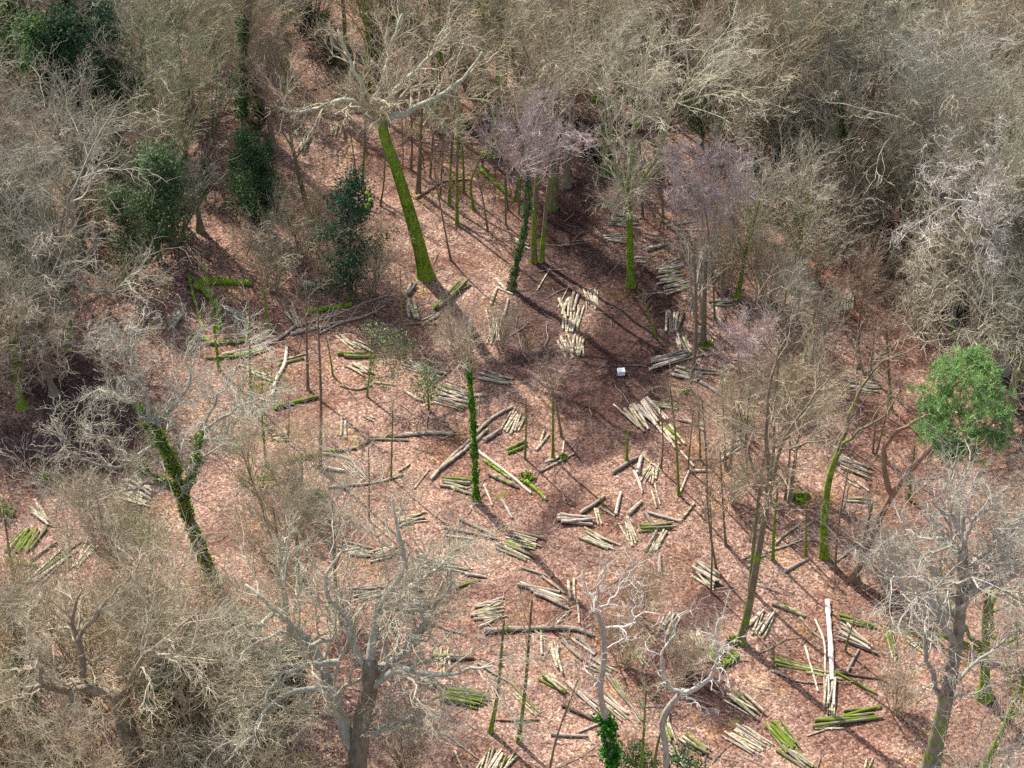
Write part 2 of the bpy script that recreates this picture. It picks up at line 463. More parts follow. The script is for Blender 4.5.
def place(key, name, base, scale, rotz, tcol, moss, ccol, label=None, cat='tree', group=None, variant=None, zs=1.0, crown_name='crown', trunk_name='trunk'):
    tm, cm, h = PROTO[key][(rng.integers(len(PROTO[key])) if variant is None else variant)]
    o = empty(name, base)
    o.rotation_euler = (0, 0, rotz); o.scale = (scale, scale, scale * zs)
    obj(trunk_name, tm, o, (*tcol, moss)); obj(crown_name, cm, o, (*ccol, 1))
    tag(o, label, cat, group)
    return o

# ------------------------------------------------------------------ trees shaped one by one
def smooth_poly(pts, n):
    pts = np.asarray(pts, float)
    if len(pts) == 2:
        return pts[0] + (pts[1] - pts[0]) * np.linspace(0, 1, n)[:, None]
    q = np.concatenate([[2 * pts[0] - pts[1]], pts, [2 * pts[-1] - pts[-2]]])
    seg = np.linalg.norm(np.diff(pts, axis=0), axis=1); cum = np.concatenate([[0], np.cumsum(seg)])
    out = []
    for s in np.linspace(0, cum[-1], n):
        i = min(np.searchsorted(cum, s, side='right') - 1, len(seg) - 1); t = (s - cum[i]) / max(seg[i], 1e-9)
        a, b, c, d = q[i], q[i + 1], q[i + 2], q[i + 3]
        out.append(.5 * (2 * b + (c - a) * t + (2 * a - 5 * b + 4 * c - d) * t * t + (3 * b - 3 * c + d - a) * t ** 3))
    return np.array(out)
def ivy_points(P, R, n, rg, thick=.22, t0=0.0, t1=1.0):
    """leaf places round a stem"""
    t = rg.uniform(t0, t1, n) * (len(P) - 1); i = np.clip(t.astype(int), 0, len(P) - 2); f = (t - i)[:, None]
    c = P[i] + (P[i + 1] - P[i]) * f; r = (R[i] + (R[i + 1] - R[i]) * f[:, 0])
    d = norm(rg.normal(size=(n, 3)) * np.array([1, 1, .45]))
    az = np.arctan2(d[:, 1], d[:, 0]); ph = rg.uniform(0, 6, 4)
    lump = np.sin(t * 2.3 + ph[0]) + np.sin(az * 2 + t * 1.1 + ph[1]) + .8 * np.sin(az * 3 - t * 3.7 + ph[2]) + .7 * np.sin(t * 6.1 + ph[3])
    keep = rg.uniform(-1.6, 1.4, n) < lump + .55
    out = c + d * (r + thick * (.35 + .32 * np.clip(lump, -.6, 3)) * rg.uniform(.2, 1.25, n) ** 1.3)[:, None]
    return out[keep]
def ctree(name, label, cat, limbs, col=TRUNKC, moss=.5, ccol=BEIGE, lcol=None, lmoss=None, twigs=(9, 6, 5), tl=(.42, .5, .5), wig=.2, up=.15, t0=.15, trunk_t0=.65, ivy=None, group=None, seed=0, twig_r=.0085, curve=.03, extra=0):
    """limbs: [(picture points, first radius, last radius, depth start, depth end)], the first is the trunk and starts on the ground"""
    rg = np.random.default_rng(1000 + seed)
    b = limbs[0][0][0]
    base = px2g(*b); Y = base[1]
    root = empty(name, base)
    Ps, Rs = [], []
    for k, lm in enumerate(limbs):
        pts, r0, r1 = lm[:3]; d0, d1 = (lm[3], lm[4]) if len(lm) > 3 else (0, 0)
        m = len(pts)
        w = [px2y(px, py, Y + d0 + (d1 - d0) * (q / max(m - 1, 1))) for q, (px, py) in enumerate(pts)]
        w = np.array(w) - base
        if k == 0: w[0] = (0, 0, -.1)
        n = 18 if k == 0 else 12
        P = smooth_poly(w, n); R = np.linspace(r0, r1, n)
        if k: P[1:-1] += rg.normal(size=(n - 2, 3)) * (.05 if wig < .4 else .09)
        else: R = flare(P[None], R[None], .42, .35 + r0 * .8)[0]
        Ps.append(P); Rs.append(R)
        te = norm(P[-1] - P[-2]); re_ = R[-1]
        P = np.concatenate([P, [P[-1] + te * re_ * .45, P[-1] + te * re_ * .8]]); R = np.concatenate([R, [re_ * .75, re_ * .02]])
        tb = Tubes(); tb.add(P, R, 12 if r0 > .2 else 7)
        obj('trunk' if k == 0 else 'limb', tb.mesh(name + ('_trunk' if k == 0 else '_limb'), M_BARK, True), root, (*(col if k == 0 else (lcol or col)), moss if k == 0 or lmoss is None else lmoss))
    cr = Tubes(); any_ = False
    for k, (P, R) in enumerate(zip(Ps, Rs)):
        L = np.linalg.norm(np.diff(P, axis=0), axis=1).sum()
        if twigs and twigs[0]:
            tt = trunk_t0 if k == 0 else t0
            if tt >= 1: continue
            n1 = max(2, int(twigs[0] * (1 if k else 1)))
            ln = np.full(1, min(L, 9.0) * tl[0])
            P1, R1, L1 = spawn(P[None], R[None], n1, tt, 1, .75, ln, 7, wig, up, .5, rg, .3, curve, .011)
            P2, R2, L2 = spawn(P1, R1, twigs[1], .15, 1, .7, L1 * tl[1], 5, wig, up, .6, rg, .35, curve, .009)
            cr.add(P1, R1, 5); cr.add(P2, R2, 4); any_ = True
            if len(twigs) > 2 and twigs[2]:
                P3, R3, L3 = spawn(P2, R2, twigs[2], .15, 1, .7, L2 * tl[2], 4, wig, up, .6, rg, .4, curve, twig_r)
                cr.add(P3, R3, 3)
                if extra:
                    P4, R4, L4 = spawn(P3, R3, extra, .15, 1, .7, L3 * .5, 3, wig, up, .7, rg, .5, curve, twig_r * .85)
                    cr.add(P4, R4, 3)
    if any_: obj('crown', cr.mesh(name + '_crown', M_TWIG), root, (*ccol, 1))
    if ivy:
        C = []
        for (k, n, th, a, bb) in ivy['on']: C.append(ivy_points(Ps[k], Rs[k], n, rg, th, a, bb))
        obj('ivy', leaf_mesh(name + '_ivy', np.concatenate(C), ivy.get('size', .14), M_LEAF, rg, .8), root, (*ivy.get('col', (.05, .12, .015)), 1))
    tag(root, label, cat, group)
    return root
PALEG = (.39, .40, .285)   # lichened grey-green bark
LEADER = None

ctree('mossy_tree', 'stout leaning tree with a bright green mossy trunk and pale spreading limbs', 'tree', [
    ([(426, 276), (419, 246), (408, 207), (395, 165), (385, 138), (381, 114)], .38, .25),
    ([(383, 120), (368, 112), (352, 103), (338, 101), (320, 108), (300, 113), (282, 108)], .19, .05, 0, -2.5),
    ([(385, 118), (405, 112), (425, 104), (445, 92), (465, 76), (482, 52)], .2, .05, 0, 2.0),
    ([(384, 118), (378, 95), (386, 70), (392, 45), (402, 14)], .18, .05, 0, 3),
    ([(384, 118), (398, 88), (425, 62), (446, 26)], .16, .05, 0, -1),
    ([(383, 118), (366, 92), (350, 62), (338, 30)], .15, .05, 0, 2),
    ([(425, 104), (436, 118), (444, 122), (447, 134)], .08, .03, 0, -1),
    ], col=(.17, .145, .09), moss=.85, lcol=PALEG, lmoss=.12, ccol=BEIGE, twigs=(10, 6, 5), trunk_t0=.95, seed=1, extra=2)
ctree('mossy_tree', 'tall forked tree with green mossy stem beside the square grey log stack', 'tree', [
    ([(631, 286), (630, 250), (629, 215), (627, 190)], .21, .15),
    ([(627, 192), (630, 165), (634, 130), (640, 90), (650, 45)], .14, .05, 0, 1.5),
    ([(628, 192), (645, 175), (658, 155), (668, 120), (690, 75), (712, 45)], .12, .04, 0, -2),
    ([(627, 195), (617, 172), (612, 145), (608, 105), (596, 62)], .10, .03, 0, 1),
    ([(634, 130), (655, 105), (690, 100), (725, 90), (745, 95)], .08, .03, 1, -2),
    ([(640, 95), (622, 70), (615, 40)], .06, .03, 1, 2)],
    col=(.17, .15, .09), moss=.7, lcol=(.30, .28, .18), lmoss=.62, ccol=(.42, .385, .28), twigs=(11, 7, 5), seed=2, extra=3)
ctree('ivy_tree', 'slender ivy-clad leaning tree with a purple-brown feathery crown', 'tree', [
    ([(511, 290), (516, 265), (524, 230), (528, 195), (527, 165)], .13, .09),
    ([(527, 172), (516, 155), (506, 140), (500, 130)], .06, .02, 0, 1), ([(527, 170), (529, 150), (531, 132), (530, 122)], .06, .02, 0, 0), ([(527, 172), (540, 155), (549, 142), (555, 132)], .05, .02, 0, -1)],
    moss=.3, ccol=PURPLE, twigs=(10, 7, 5), tl=(.5, .5, .5), wig=.14, up=.22, trunk_t0=.85, ivy={'on': [(0, 4600, .2, .02, .95)], 'col': (.085, .15, .05), 'size': .10}, seed=3, extra=3, twig_r=.007)
ctree('mossy_tree', 'thicker of the two straight mossy trees standing close behind the ivy stem', 'tree', [
    ([(553, 209), (555, 180), (558, 150), (560, 120), (562, 85), (566, 50)], .2, .09), ([(560, 120), (578, 88), (590, 55), (592, 20)], .08, .03, 0, 2), ([(560, 125), (545, 95), (528, 62), (520, 30)], .07, .03, 0, -2)],
    moss=.4, ccol=BEIGE, twigs=(11, 6, 5), tl=(.42, .5, .5), seed=4, extra=2, trunk_t0=.7)
ctree('mossy_tree', 'mossy tree with two close straight stems beside the leaning ivy stem', 'tree', [
    ([(534, 262), (534, 225), (537, 180), (541, 130), (545, 80)], .17, .07), ([(542, 261), (545, 225), (550, 180), (556, 130), (560, 70)], .15, .06, 0, .6)],
    moss=.5, ccol=BEIGE, twigs=(11, 6, 5), tl=(.26, .5, .5), seed=5, trunk_t0=.75, t0=.7, extra=3)
ctree('ivy_tree', 'tree with bright green ivy climbing a pair of upright limbs behind the purple crown', 'tree', [
    ([(516, 200), (522, 160), (524, 125), (526, 100)], .16, .1), ([(526, 102), (518, 75), (510, 45), (508, 15)], .09, .03, 0, 1), ([(526, 102), (534, 80), (540, 52), (546, 20)], .09, .03, 0, -1)],
    moss=.5, ccol=BEIGE, twigs=(12, 7, 6), ivy={'on': [(0, 500, .1, .7, 1), (1, 1300, .14, 0, .6), (2, 800, .1, .2, .7)], 'col': (.05, .16, .015), 'size': .11}, seed=6, extra=3)
ctree('mossy_tree', 'thick olive trunk rising from the shadows behind the thin sapling row', 'tree', [
    ([(494, 156), (496, 120), (499, 80), (499, 30), (502, -10)], .28, .14), ([(499, 60), (514, 30), (520, -10)], .1, .04, 0, 2), ([(499, 60), (485, 30), (478, -5)], .1, .04, 0, -2)],
    moss=.6, ccol=OLIVE, twigs=(12, 7, 6), seed=7, extra=3)
ctree('mossy_tree', 'green-trunked tree forking into thin crooked limbs above the two grey stacks', 'tree', [
    ([(824, 557), (824, 520), (829, 480), (838, 452)], .19, .13),
    ([(838, 452), (846, 425), (857, 398), (868, 376), (880, 362), (908, 352)], .11, .03, 0, 1.5), ([(834, 460), (850, 438), (868, 426), (888, 412), (897, 396), (902, 380)], .08, .02, 0, -1.5),
    ([(866, 378), (860, 362), (856, 348), (858, 330)], .05, .02, 1, 2), ([(868, 376), (872, 358), (876, 335)], .04, .015, 1, 0)],
    moss=.75, lmoss=.55, ccol=BROWN, twigs=(7, 4, 3), tl=(.35, .5, .5), seed=8, trunk_t0=1)
ctree('mossy_tree', 'tall mossy-footed tree leaning over the curved log pile at its base', 'tree', [
    ([(740, 642), (748, 610), (757, 560), (764, 520), (772, 480)], .19, .11),
    ([(772, 482), (780, 450), (795, 420), (815, 395), (832, 375)], .09, .03, 0, 1.5), ([(772, 482), (768, 440), (770, 400), (778, 350)], .1, .03, 0, -1), ([(768, 500), (752, 465), (742, 435), (738, 400)], .07, .02, 0, 1),
    ([(778, 455), (800, 445), (822, 442), (845, 430)], .05, .02, 0, -2)],
    moss=.42, ccol=(.33, .27, .19), twigs=(8, 6, 4), tl=(.36, .5, .5), seed=9, trunk_t0=.85, extra=1)
ctree('bare_tree', 'thin dark stem growing just behind the tall mossy-footed leaning tree', 'tree', [
    ([(750, 590), (754, 540), (762, 470), (775, 400), (780, 330)], .09, .04)], moss=.4, ccol=BROWN, twigs=(13, 6, 4), tl=(.2, .5, .5), seed=10, trunk_t0=.6)
ctree('pine_tree', 'pine with a curving red-brown stem and a bright green needle crown', 'tree', [
    ([(852, 580), (868, 545), (884, 510), (899, 485), (915, 465), (938, 440)], .17, .11),
    ([(893, 496), (884, 470), (890, 440), (908, 424), (935, 412)], .14, .06, 0, 1.5), ([(936, 442), (955, 432), (975, 420)], .1, .05, 0, 0), ([(936, 414), (950, 395), (968, 372)], .08, .03, 1.5, .5), ([(938, 440), (960, 448), (985, 440)], .08, .03, 0, -1.5)],
    col=(.26, .155, .105), moss=0, twigs=None, seed=11)
def pine_crown():
    root = [o for o in COL.objects if o.name.startswith('pine_tree')][0]
    base = np.array(root.location); rg = np.random.default_rng(77)
    C, A = [], []
    pads = [(965, 362, 15, 1), (985, 375, 16, 0), (945, 372, 16, .5), (935, 395, 20, 0), (965, 392, 24, 1), (992, 398, 18, -.5), (930, 418, 18, -1), (955, 420, 24, -1), (985, 424, 24, 0), (940, 440, 18, -1.5), (968, 446, 20, -1.5), (995, 440, 12, -1), (962, 378, 14, 2), (1002, 412, 9, 0), (926, 432, 10, 0), (978, 355, 9, 1), (950, 452, 10, -1.5)]
    for (px, py, rad, dy) in pads:
        c = px2y(px, py, base[1] + .7 + dy) - base
        R = rad / 20.0
        for _ in range(int(rad * 3.2)):
            d = norm(rg.normal(size=3)); q = c + d * np.array([1, 1.2, .42]) * R * rg.uniform(.35, 1.08)
            n = 26
            a = norm(rg.normal(size=(n, 3)) + np.array([0, 0, .7]) + d * .4)
            A.append(a); C.append(q + a * .11 + rg.normal(size=(n, 3)) * .045)
    me = leaf_mesh('pine_needles', np.concatenate(C), .24, M_LEAF, rg, .12, np.concatenate(A))
    obj('crown', me, root, (.22, .35, .13, 1))
pine_crown()
ctree('oak_tree', 'big grey oak with thin silvery limbs and a moss-edged foot', 'tree', [
    ([(930, 772), (938, 735), (948, 690), (957, 640), (962, 590), (963, 548)], .35, .18),
    ([(956, 645), (940, 615), (920, 598), (902, 590), (893, 572)], .16, .04, 0, -2.5), ([(962, 600), (975, 590), (995, 582), (1012, 576), (1017, 560)], .14, .04, 0, -1.5),
    ([(963, 560), (945, 540), (925, 538), (905, 530)], .1, .03, 0, 2), ([(963, 550), (972, 520), (985, 508), (992, 494)], .1, .03, 0, 2), ([(963, 550), (955, 520), (942, 512), (932, 500)], .1, .03, 0, -1),
    ([(962, 575), (985, 552), (1010, 530), (1030, 524)], .1, .03, 0, 1), ([(950, 690), (975, 665), (1000, 645), (1020, 628)], .09, .03, 0, 2), ([(945, 710), (925, 660), (928, 620)], .14, .06, 0, 1)],
    col=(.235, .205, .165), moss=.4, lcol=(.34, .32, .28), lmoss=0, ccol=(.325, .30, .25), twigs=(10, 6, 5), tl=(.45, .5, .5), wig=.28, seed=12, extra=2)
ctree('dead_tree', 'bleached dead tree with a curved bare trunk and white antler limbs', 'tree', [
    ([(667, 790), (666, 750), (662, 725), (668, 708), (684, 690)], .145, .105),
    ([(682, 692), (664, 684), (664, 665), (663, 650), (668, 642), (674, 634), (676, 618), (688, 610)], .10, .02, 0, 1), ([(682, 692), (694, 690), (708, 678), (716, 668), (719, 655), (726, 640)], .11, .03, 0, -1.2),
    ([(719, 658), (716, 645), (716, 632), (722, 616), (727, 600)], .06, .015, -1, 0), ([(718, 660), (724, 650), (724, 642)], .04, .012, -1, -2), ([(684, 690), (693, 702), (705, 708)], .06, .02, 0, -1)],
    col=(.38, .335, .28), moss=0, lcol=(.47, .435, .385), ccol=(.5, .46, .43), twigs=(6, 3, 2), tl=(.32, .5, .5), wig=.36, seed=13, trunk_t0=1)
ctree('dead_tree', 'bleached dead tree with ivy round its foot and pale crooked limbs', 'tree', [
    ([(614, 800), (612, 760), (605, 715), (600, 690), (604, 660), (603, 630), (597, 612)], .16, .085),
    ([(597, 614), (594, 598), (586, 588), (580, 576)], .06, .015, 0, 1), ([(597, 614), (600, 596), (600, 580), (606, 572), (604, 562)], .06, .015, 0, -1), ([(598, 612), (612, 598), (624, 580), (640, 562)], .05, .012, 0, 1.5),
    ([(603, 629), (620, 626), (634, 622), (640, 612), (658, 612), (657, 625)], .07, .015, 0, -1.5), ([(634, 620), (634, 605), (637, 582)], .035, .012, -1, 0), ([(604, 648), (618, 642), (628, 640), (642, 636)], .04, .012, 0, 1.2), ([(601, 690), (594, 680), (590, 662)], .06, .02, 0, -.8)],
    col=(.38, .335, .28), moss=0, lcol=(.47, .435, .385), ccol=(.5, .45, .42), twigs=(6, 3, 2), tl=(.32, .5, .5), wig=.36, seed=14, trunk_t0=1,
    ivy={'on': [(0, 5600, .3, .0, .46)], 'col': (.035, .17, .015), 'size': .12})
ctree('oak_tree', 'huge spreading oak with two thick brown trunks and lichen-pale limbs', 'tree', [
    ([(354, 800), (356, 765), (362, 725), (369, 690), (370, 664)], .47, .30),
    ([(356, 752), (342, 722), (330, 690), (322, 662), (300, 632), (276, 612), (258, 592), (246, 585)], .29, .06, 0, 2.0),
    ([(369, 682), (385, 668), (402, 655), (414, 640), (432, 610), (446, 592), (450, 570)], .2, .05, 0, 1.5),
    ([(370, 690), (395, 672), (425, 672), (450, 674), (472, 668), (492, 666)], .17, .04, 0, -2), ([(370, 668), (374, 640), (378, 610), (395, 585), (404, 555), (396, 525), (392, 500)], .2, .04, 0, 3),
    ([(378, 612), (400, 600), (425, 578), (445, 560), (470, 540)], .13, .04, 1.5, 3.5), ([(366, 668), (350, 640), (348, 615), (330, 600), (325, 580), (335, 560), (360, 548)], .15, .04, 0, 2),
    ([(338, 662), (310, 665), (290, 670), (270, 690), (262, 708)], .13, .04, 0, -2), ([(335, 690), (300, 690), (270, 705), (250, 735), (235, 750)], .14, .04, 0, -3.5), ([(364, 735), (390, 728), (415, 718), (432, 716)], .16, .06, 0, -2),
    ([(276, 612), (262, 624), (240, 626), (226, 636), (222, 655)], .1, .03, 2, 0), ([(330, 640), (305, 645), (288, 632), (262, 642), (240, 655)], .1, .03, 1, -1), ([(284, 580), (287, 560), (283, 545), (292, 532)], .12, .04, 3, 4), ([(410, 650), (424, 628), (420, 612), (405, 600)], .09, .03, 1, -1)],
    col=(.20, .165, .12), moss=.15, lcol=(.36, .35, .275), lmoss=.06, ccol=(.37, .335, .245), twigs=(11, 7, 5), tl=(.42, .5, .5), wig=.3, seed=15, extra=2, trunk_t0=1)
ctree('oak_tree', 'crooked brown oak with a short trunk forking into bare angular limbs', 'tree', [
    ([(142, 800), (136, 765), (126, 725), (120, 694)], .46, .34),
    ([(120, 696), (100, 692), (84, 688), (82, 668), (78, 640), (70, 625), (74, 610), (82, 590)], .22, .04, 0, 2), ([(84, 688), (62, 692), (42, 686), (20, 698), (-10, 708)], .16, .04, 0, -2),
    ([(122, 696), (130, 675), (150, 666), (172, 648), (188, 632), (192, 618)], .17, .04, 0, 1.5), ([(122, 694), (140, 660), (160, 642), (200, 612)], .12, .03, 0, -2), ([(42, 686), (40, 670), (26, 668), (-5, 676)], .1, .03, -1, 0),
    ([(78, 640), (95, 615), (112, 595), (135, 570), (142, 556)], .1, .03, 1, 3), ([(70, 690), (72, 710), (78, 722)], .08, .03, -1, -2), ([(42, 672), (30, 655), (34, 640)], .06, .02, -1, 0)],
    col=(.20, .155, .11), moss=.15, lcol=(.25, .20, .14), lmoss=.05, ccol=(.37, .32, .23), twigs=(10, 7, 5), tl=(.42, .5, .5), wig=.3, seed=16, extra=2, trunk_t0=1)
ctree('ivy_tree', 'ivy-covered forked oak with wide-flung twisting pale grey limbs', 'tree', [
    ([(216, 588), (205, 560), (193, 530), (184, 505), (178, 485)], .24, .18),
    ([(178, 486), (172, 460), (160, 440), (148, 424)], .14, .10, 0, 0), ([(184, 500), (192, 478), (196, 455), (200, 435), (212, 425)], .15, .06, 0, -1),
    ([(148, 426), (136, 405), (120, 396), (100, 390), (82, 398)], .1, .03, 0, 1.5), ([(148, 424), (148, 400), (138, 375), (128, 350), (132, 325)], .1, .03, 0, 2), ([(150, 430), (175, 405), (190, 380), (185, 355), (200, 335)], .1, .03, 0, 2.5),
    ([(160, 442), (140, 455), (118, 466), (90, 462), (65, 450)], .1, .03, 0, -1.5), ([(176, 488), (160, 480), (146, 472), (142, 462)], .1, .05, 0, -.6), ([(178, 492), (155, 484), (135, 488), (100, 500), (62, 504), (56, 520)], .1, .02, 0, -2),
    ([(212, 425), (235, 410), (255, 400), (275, 402)], .07, .03, -1, -2), ([(200, 436), (215, 400), (235, 370), (240, 345)], .07, .02, -.5, 1), ([(128, 352), (112, 340), (95, 345)], .05, .02, 2, 2.5)],
    col=(.2, .17, .12), moss=.3, lcol=(.30, .295, .225), lmoss=.15, ccol=(.37, .345, .27), twigs=(10, 7, 5), tl=(.42, .5, .5), wig=.33, seed=17, trunk_t0=1, extra=2,
    ivy={'on': [(0, 4600, .15, .1, 1), (1, 4600, .30, 0, 1), (2, 2600, .2, 0, .9), (7, 1300, .16, .1, 1), (3, 400, .12, 0, .3)], 'col': (.17, .26, .032), 'size': .11})
ctree('ivy_tree', 'slim sapling wrapped in bright green ivy with a wispy brown tuft on top', 'tree', [
    ([(476, 501), (475, 465), (473, 420), (470, 380), (468, 358)], .12, .07)], moss=.9, ccol=(.33, .28, .20), twigs=(12, 7, 5), tl=(.3, .5, .5), seed=18, trunk_t0=.85,
    ivy={'on': [(0, 2600, .12, .02, .97)], 'col': (.06, .17, .015), 'size': .11})
ctree('ivy_tree', 'mossy ivy-hung stem at the shaded edge beyond the pale fan shrubs', 'tree', [
    ([(850, 230), (850, 200), (847, 165), (842, 130), (838, 100)], .17, .09)], moss=1, ccol=GREY, twigs=(12, 7, 6), tl=(.34, .5, .5), seed=19, trunk_t0=.6, extra=3,
    ivy={'on': [(0, 1800, .2, .0, .35), (0, 3600, .36, .45, 1)], 'col': (.075, .12, .025), 'size': .11})
ctree('ivy_tree', 'tall tree with dark ivy up its stem above the left thicket', 'tree', [
    ([(246, 215), (245, 170), (243, 120), (243, 70), (246, 20), (250, -15)], .2, .08), ([(243, 80), (258, 50), (268, 15)], .07, .03, 0, 1)], moss=.4, ccol=OLIVE, twigs=(13, 7, 6), tl=(.26, .5, .5), seed=20, trunk_t0=.5, extra=3,
    ivy={'on': [(0, 6000, .42, .45, .95)], 'col': (.055, .12, .03), 'size': .12})
# pale crooked oaks at the far side
for k, (lims, lab, cc) in enumerate([
    ([([(1002, 372), (1003, 340), (1004, 300), (1005, 262), (1002, 235)], .3, .2), ([(1003, 250), (990, 225), (978, 205), (962, 200), (945, 198)], .12, .04, 0, -1.5), ([(1003, 240), (1008, 215), (1000, 190), (1010, 165), (1024, 150)], .12, .04, 0, 1.5), ([(1002, 236), (985, 215), (975, 180), (960, 165)], .1, .03, 0, 1), ([(1004, 225), (1020, 205), (1040, 195)], .1, .03, 0, -1), ([(990, 225), (995, 245), (992, 262)], .05, .02, -1, -2)], 'bleached oak with tangled white crooked limbs beyond the bright green pine', (.50, .46, .42)),
    ([([(978, 355), (975, 325), (972, 290), (972, 265)], .22, .15), ([(972, 268), (955, 258), (935, 240), (915, 245)], .1, .03, 0, -1), ([(972, 266), (960, 240), (945, 228), (930, 230)], .09, .03, 0, 1), ([(972, 270), (950, 285), (935, 292), (920, 285)], .09, .03, 0, -2), ([(972, 265), (985, 245), (985, 225)], .08, .03, 0, 0)], 'crooked tan oak with arching bare limbs next to the bleached white oak', (.42, .38, .30)),
    ([([(948, 250), (946, 215), (942, 180), (940, 145)], .24, .16), ([(940, 147), (930, 110), (915, 75), (905, 50)], .1, .03, 0, 1), ([(940, 147), (952, 120), (968, 92), (975, 60)], .1, .03, 0, -1), ([(942, 165), (975, 130), (1005, 112)], .08, .03, 0, -2), ([(940, 140), (942, 100), (940, 60)], .09, .03, 0, 2)], 'tall silvery grey oak rising above the tangled white oaks', (.42, .415, .365)),
    ]):
    ctree('oak_tree', lab, 'tree', lims, col=(.33, .29, .24), moss=.05, lcol=(.58, .54, .50) if k == 0 else (.45, .42, .36), lmoss=.05, ccol=cc, twigs=(12, 7, 5), tl=(.45, .5, .5), wig=.38, seed=30 + k, trunk_t0=1, extra=3)

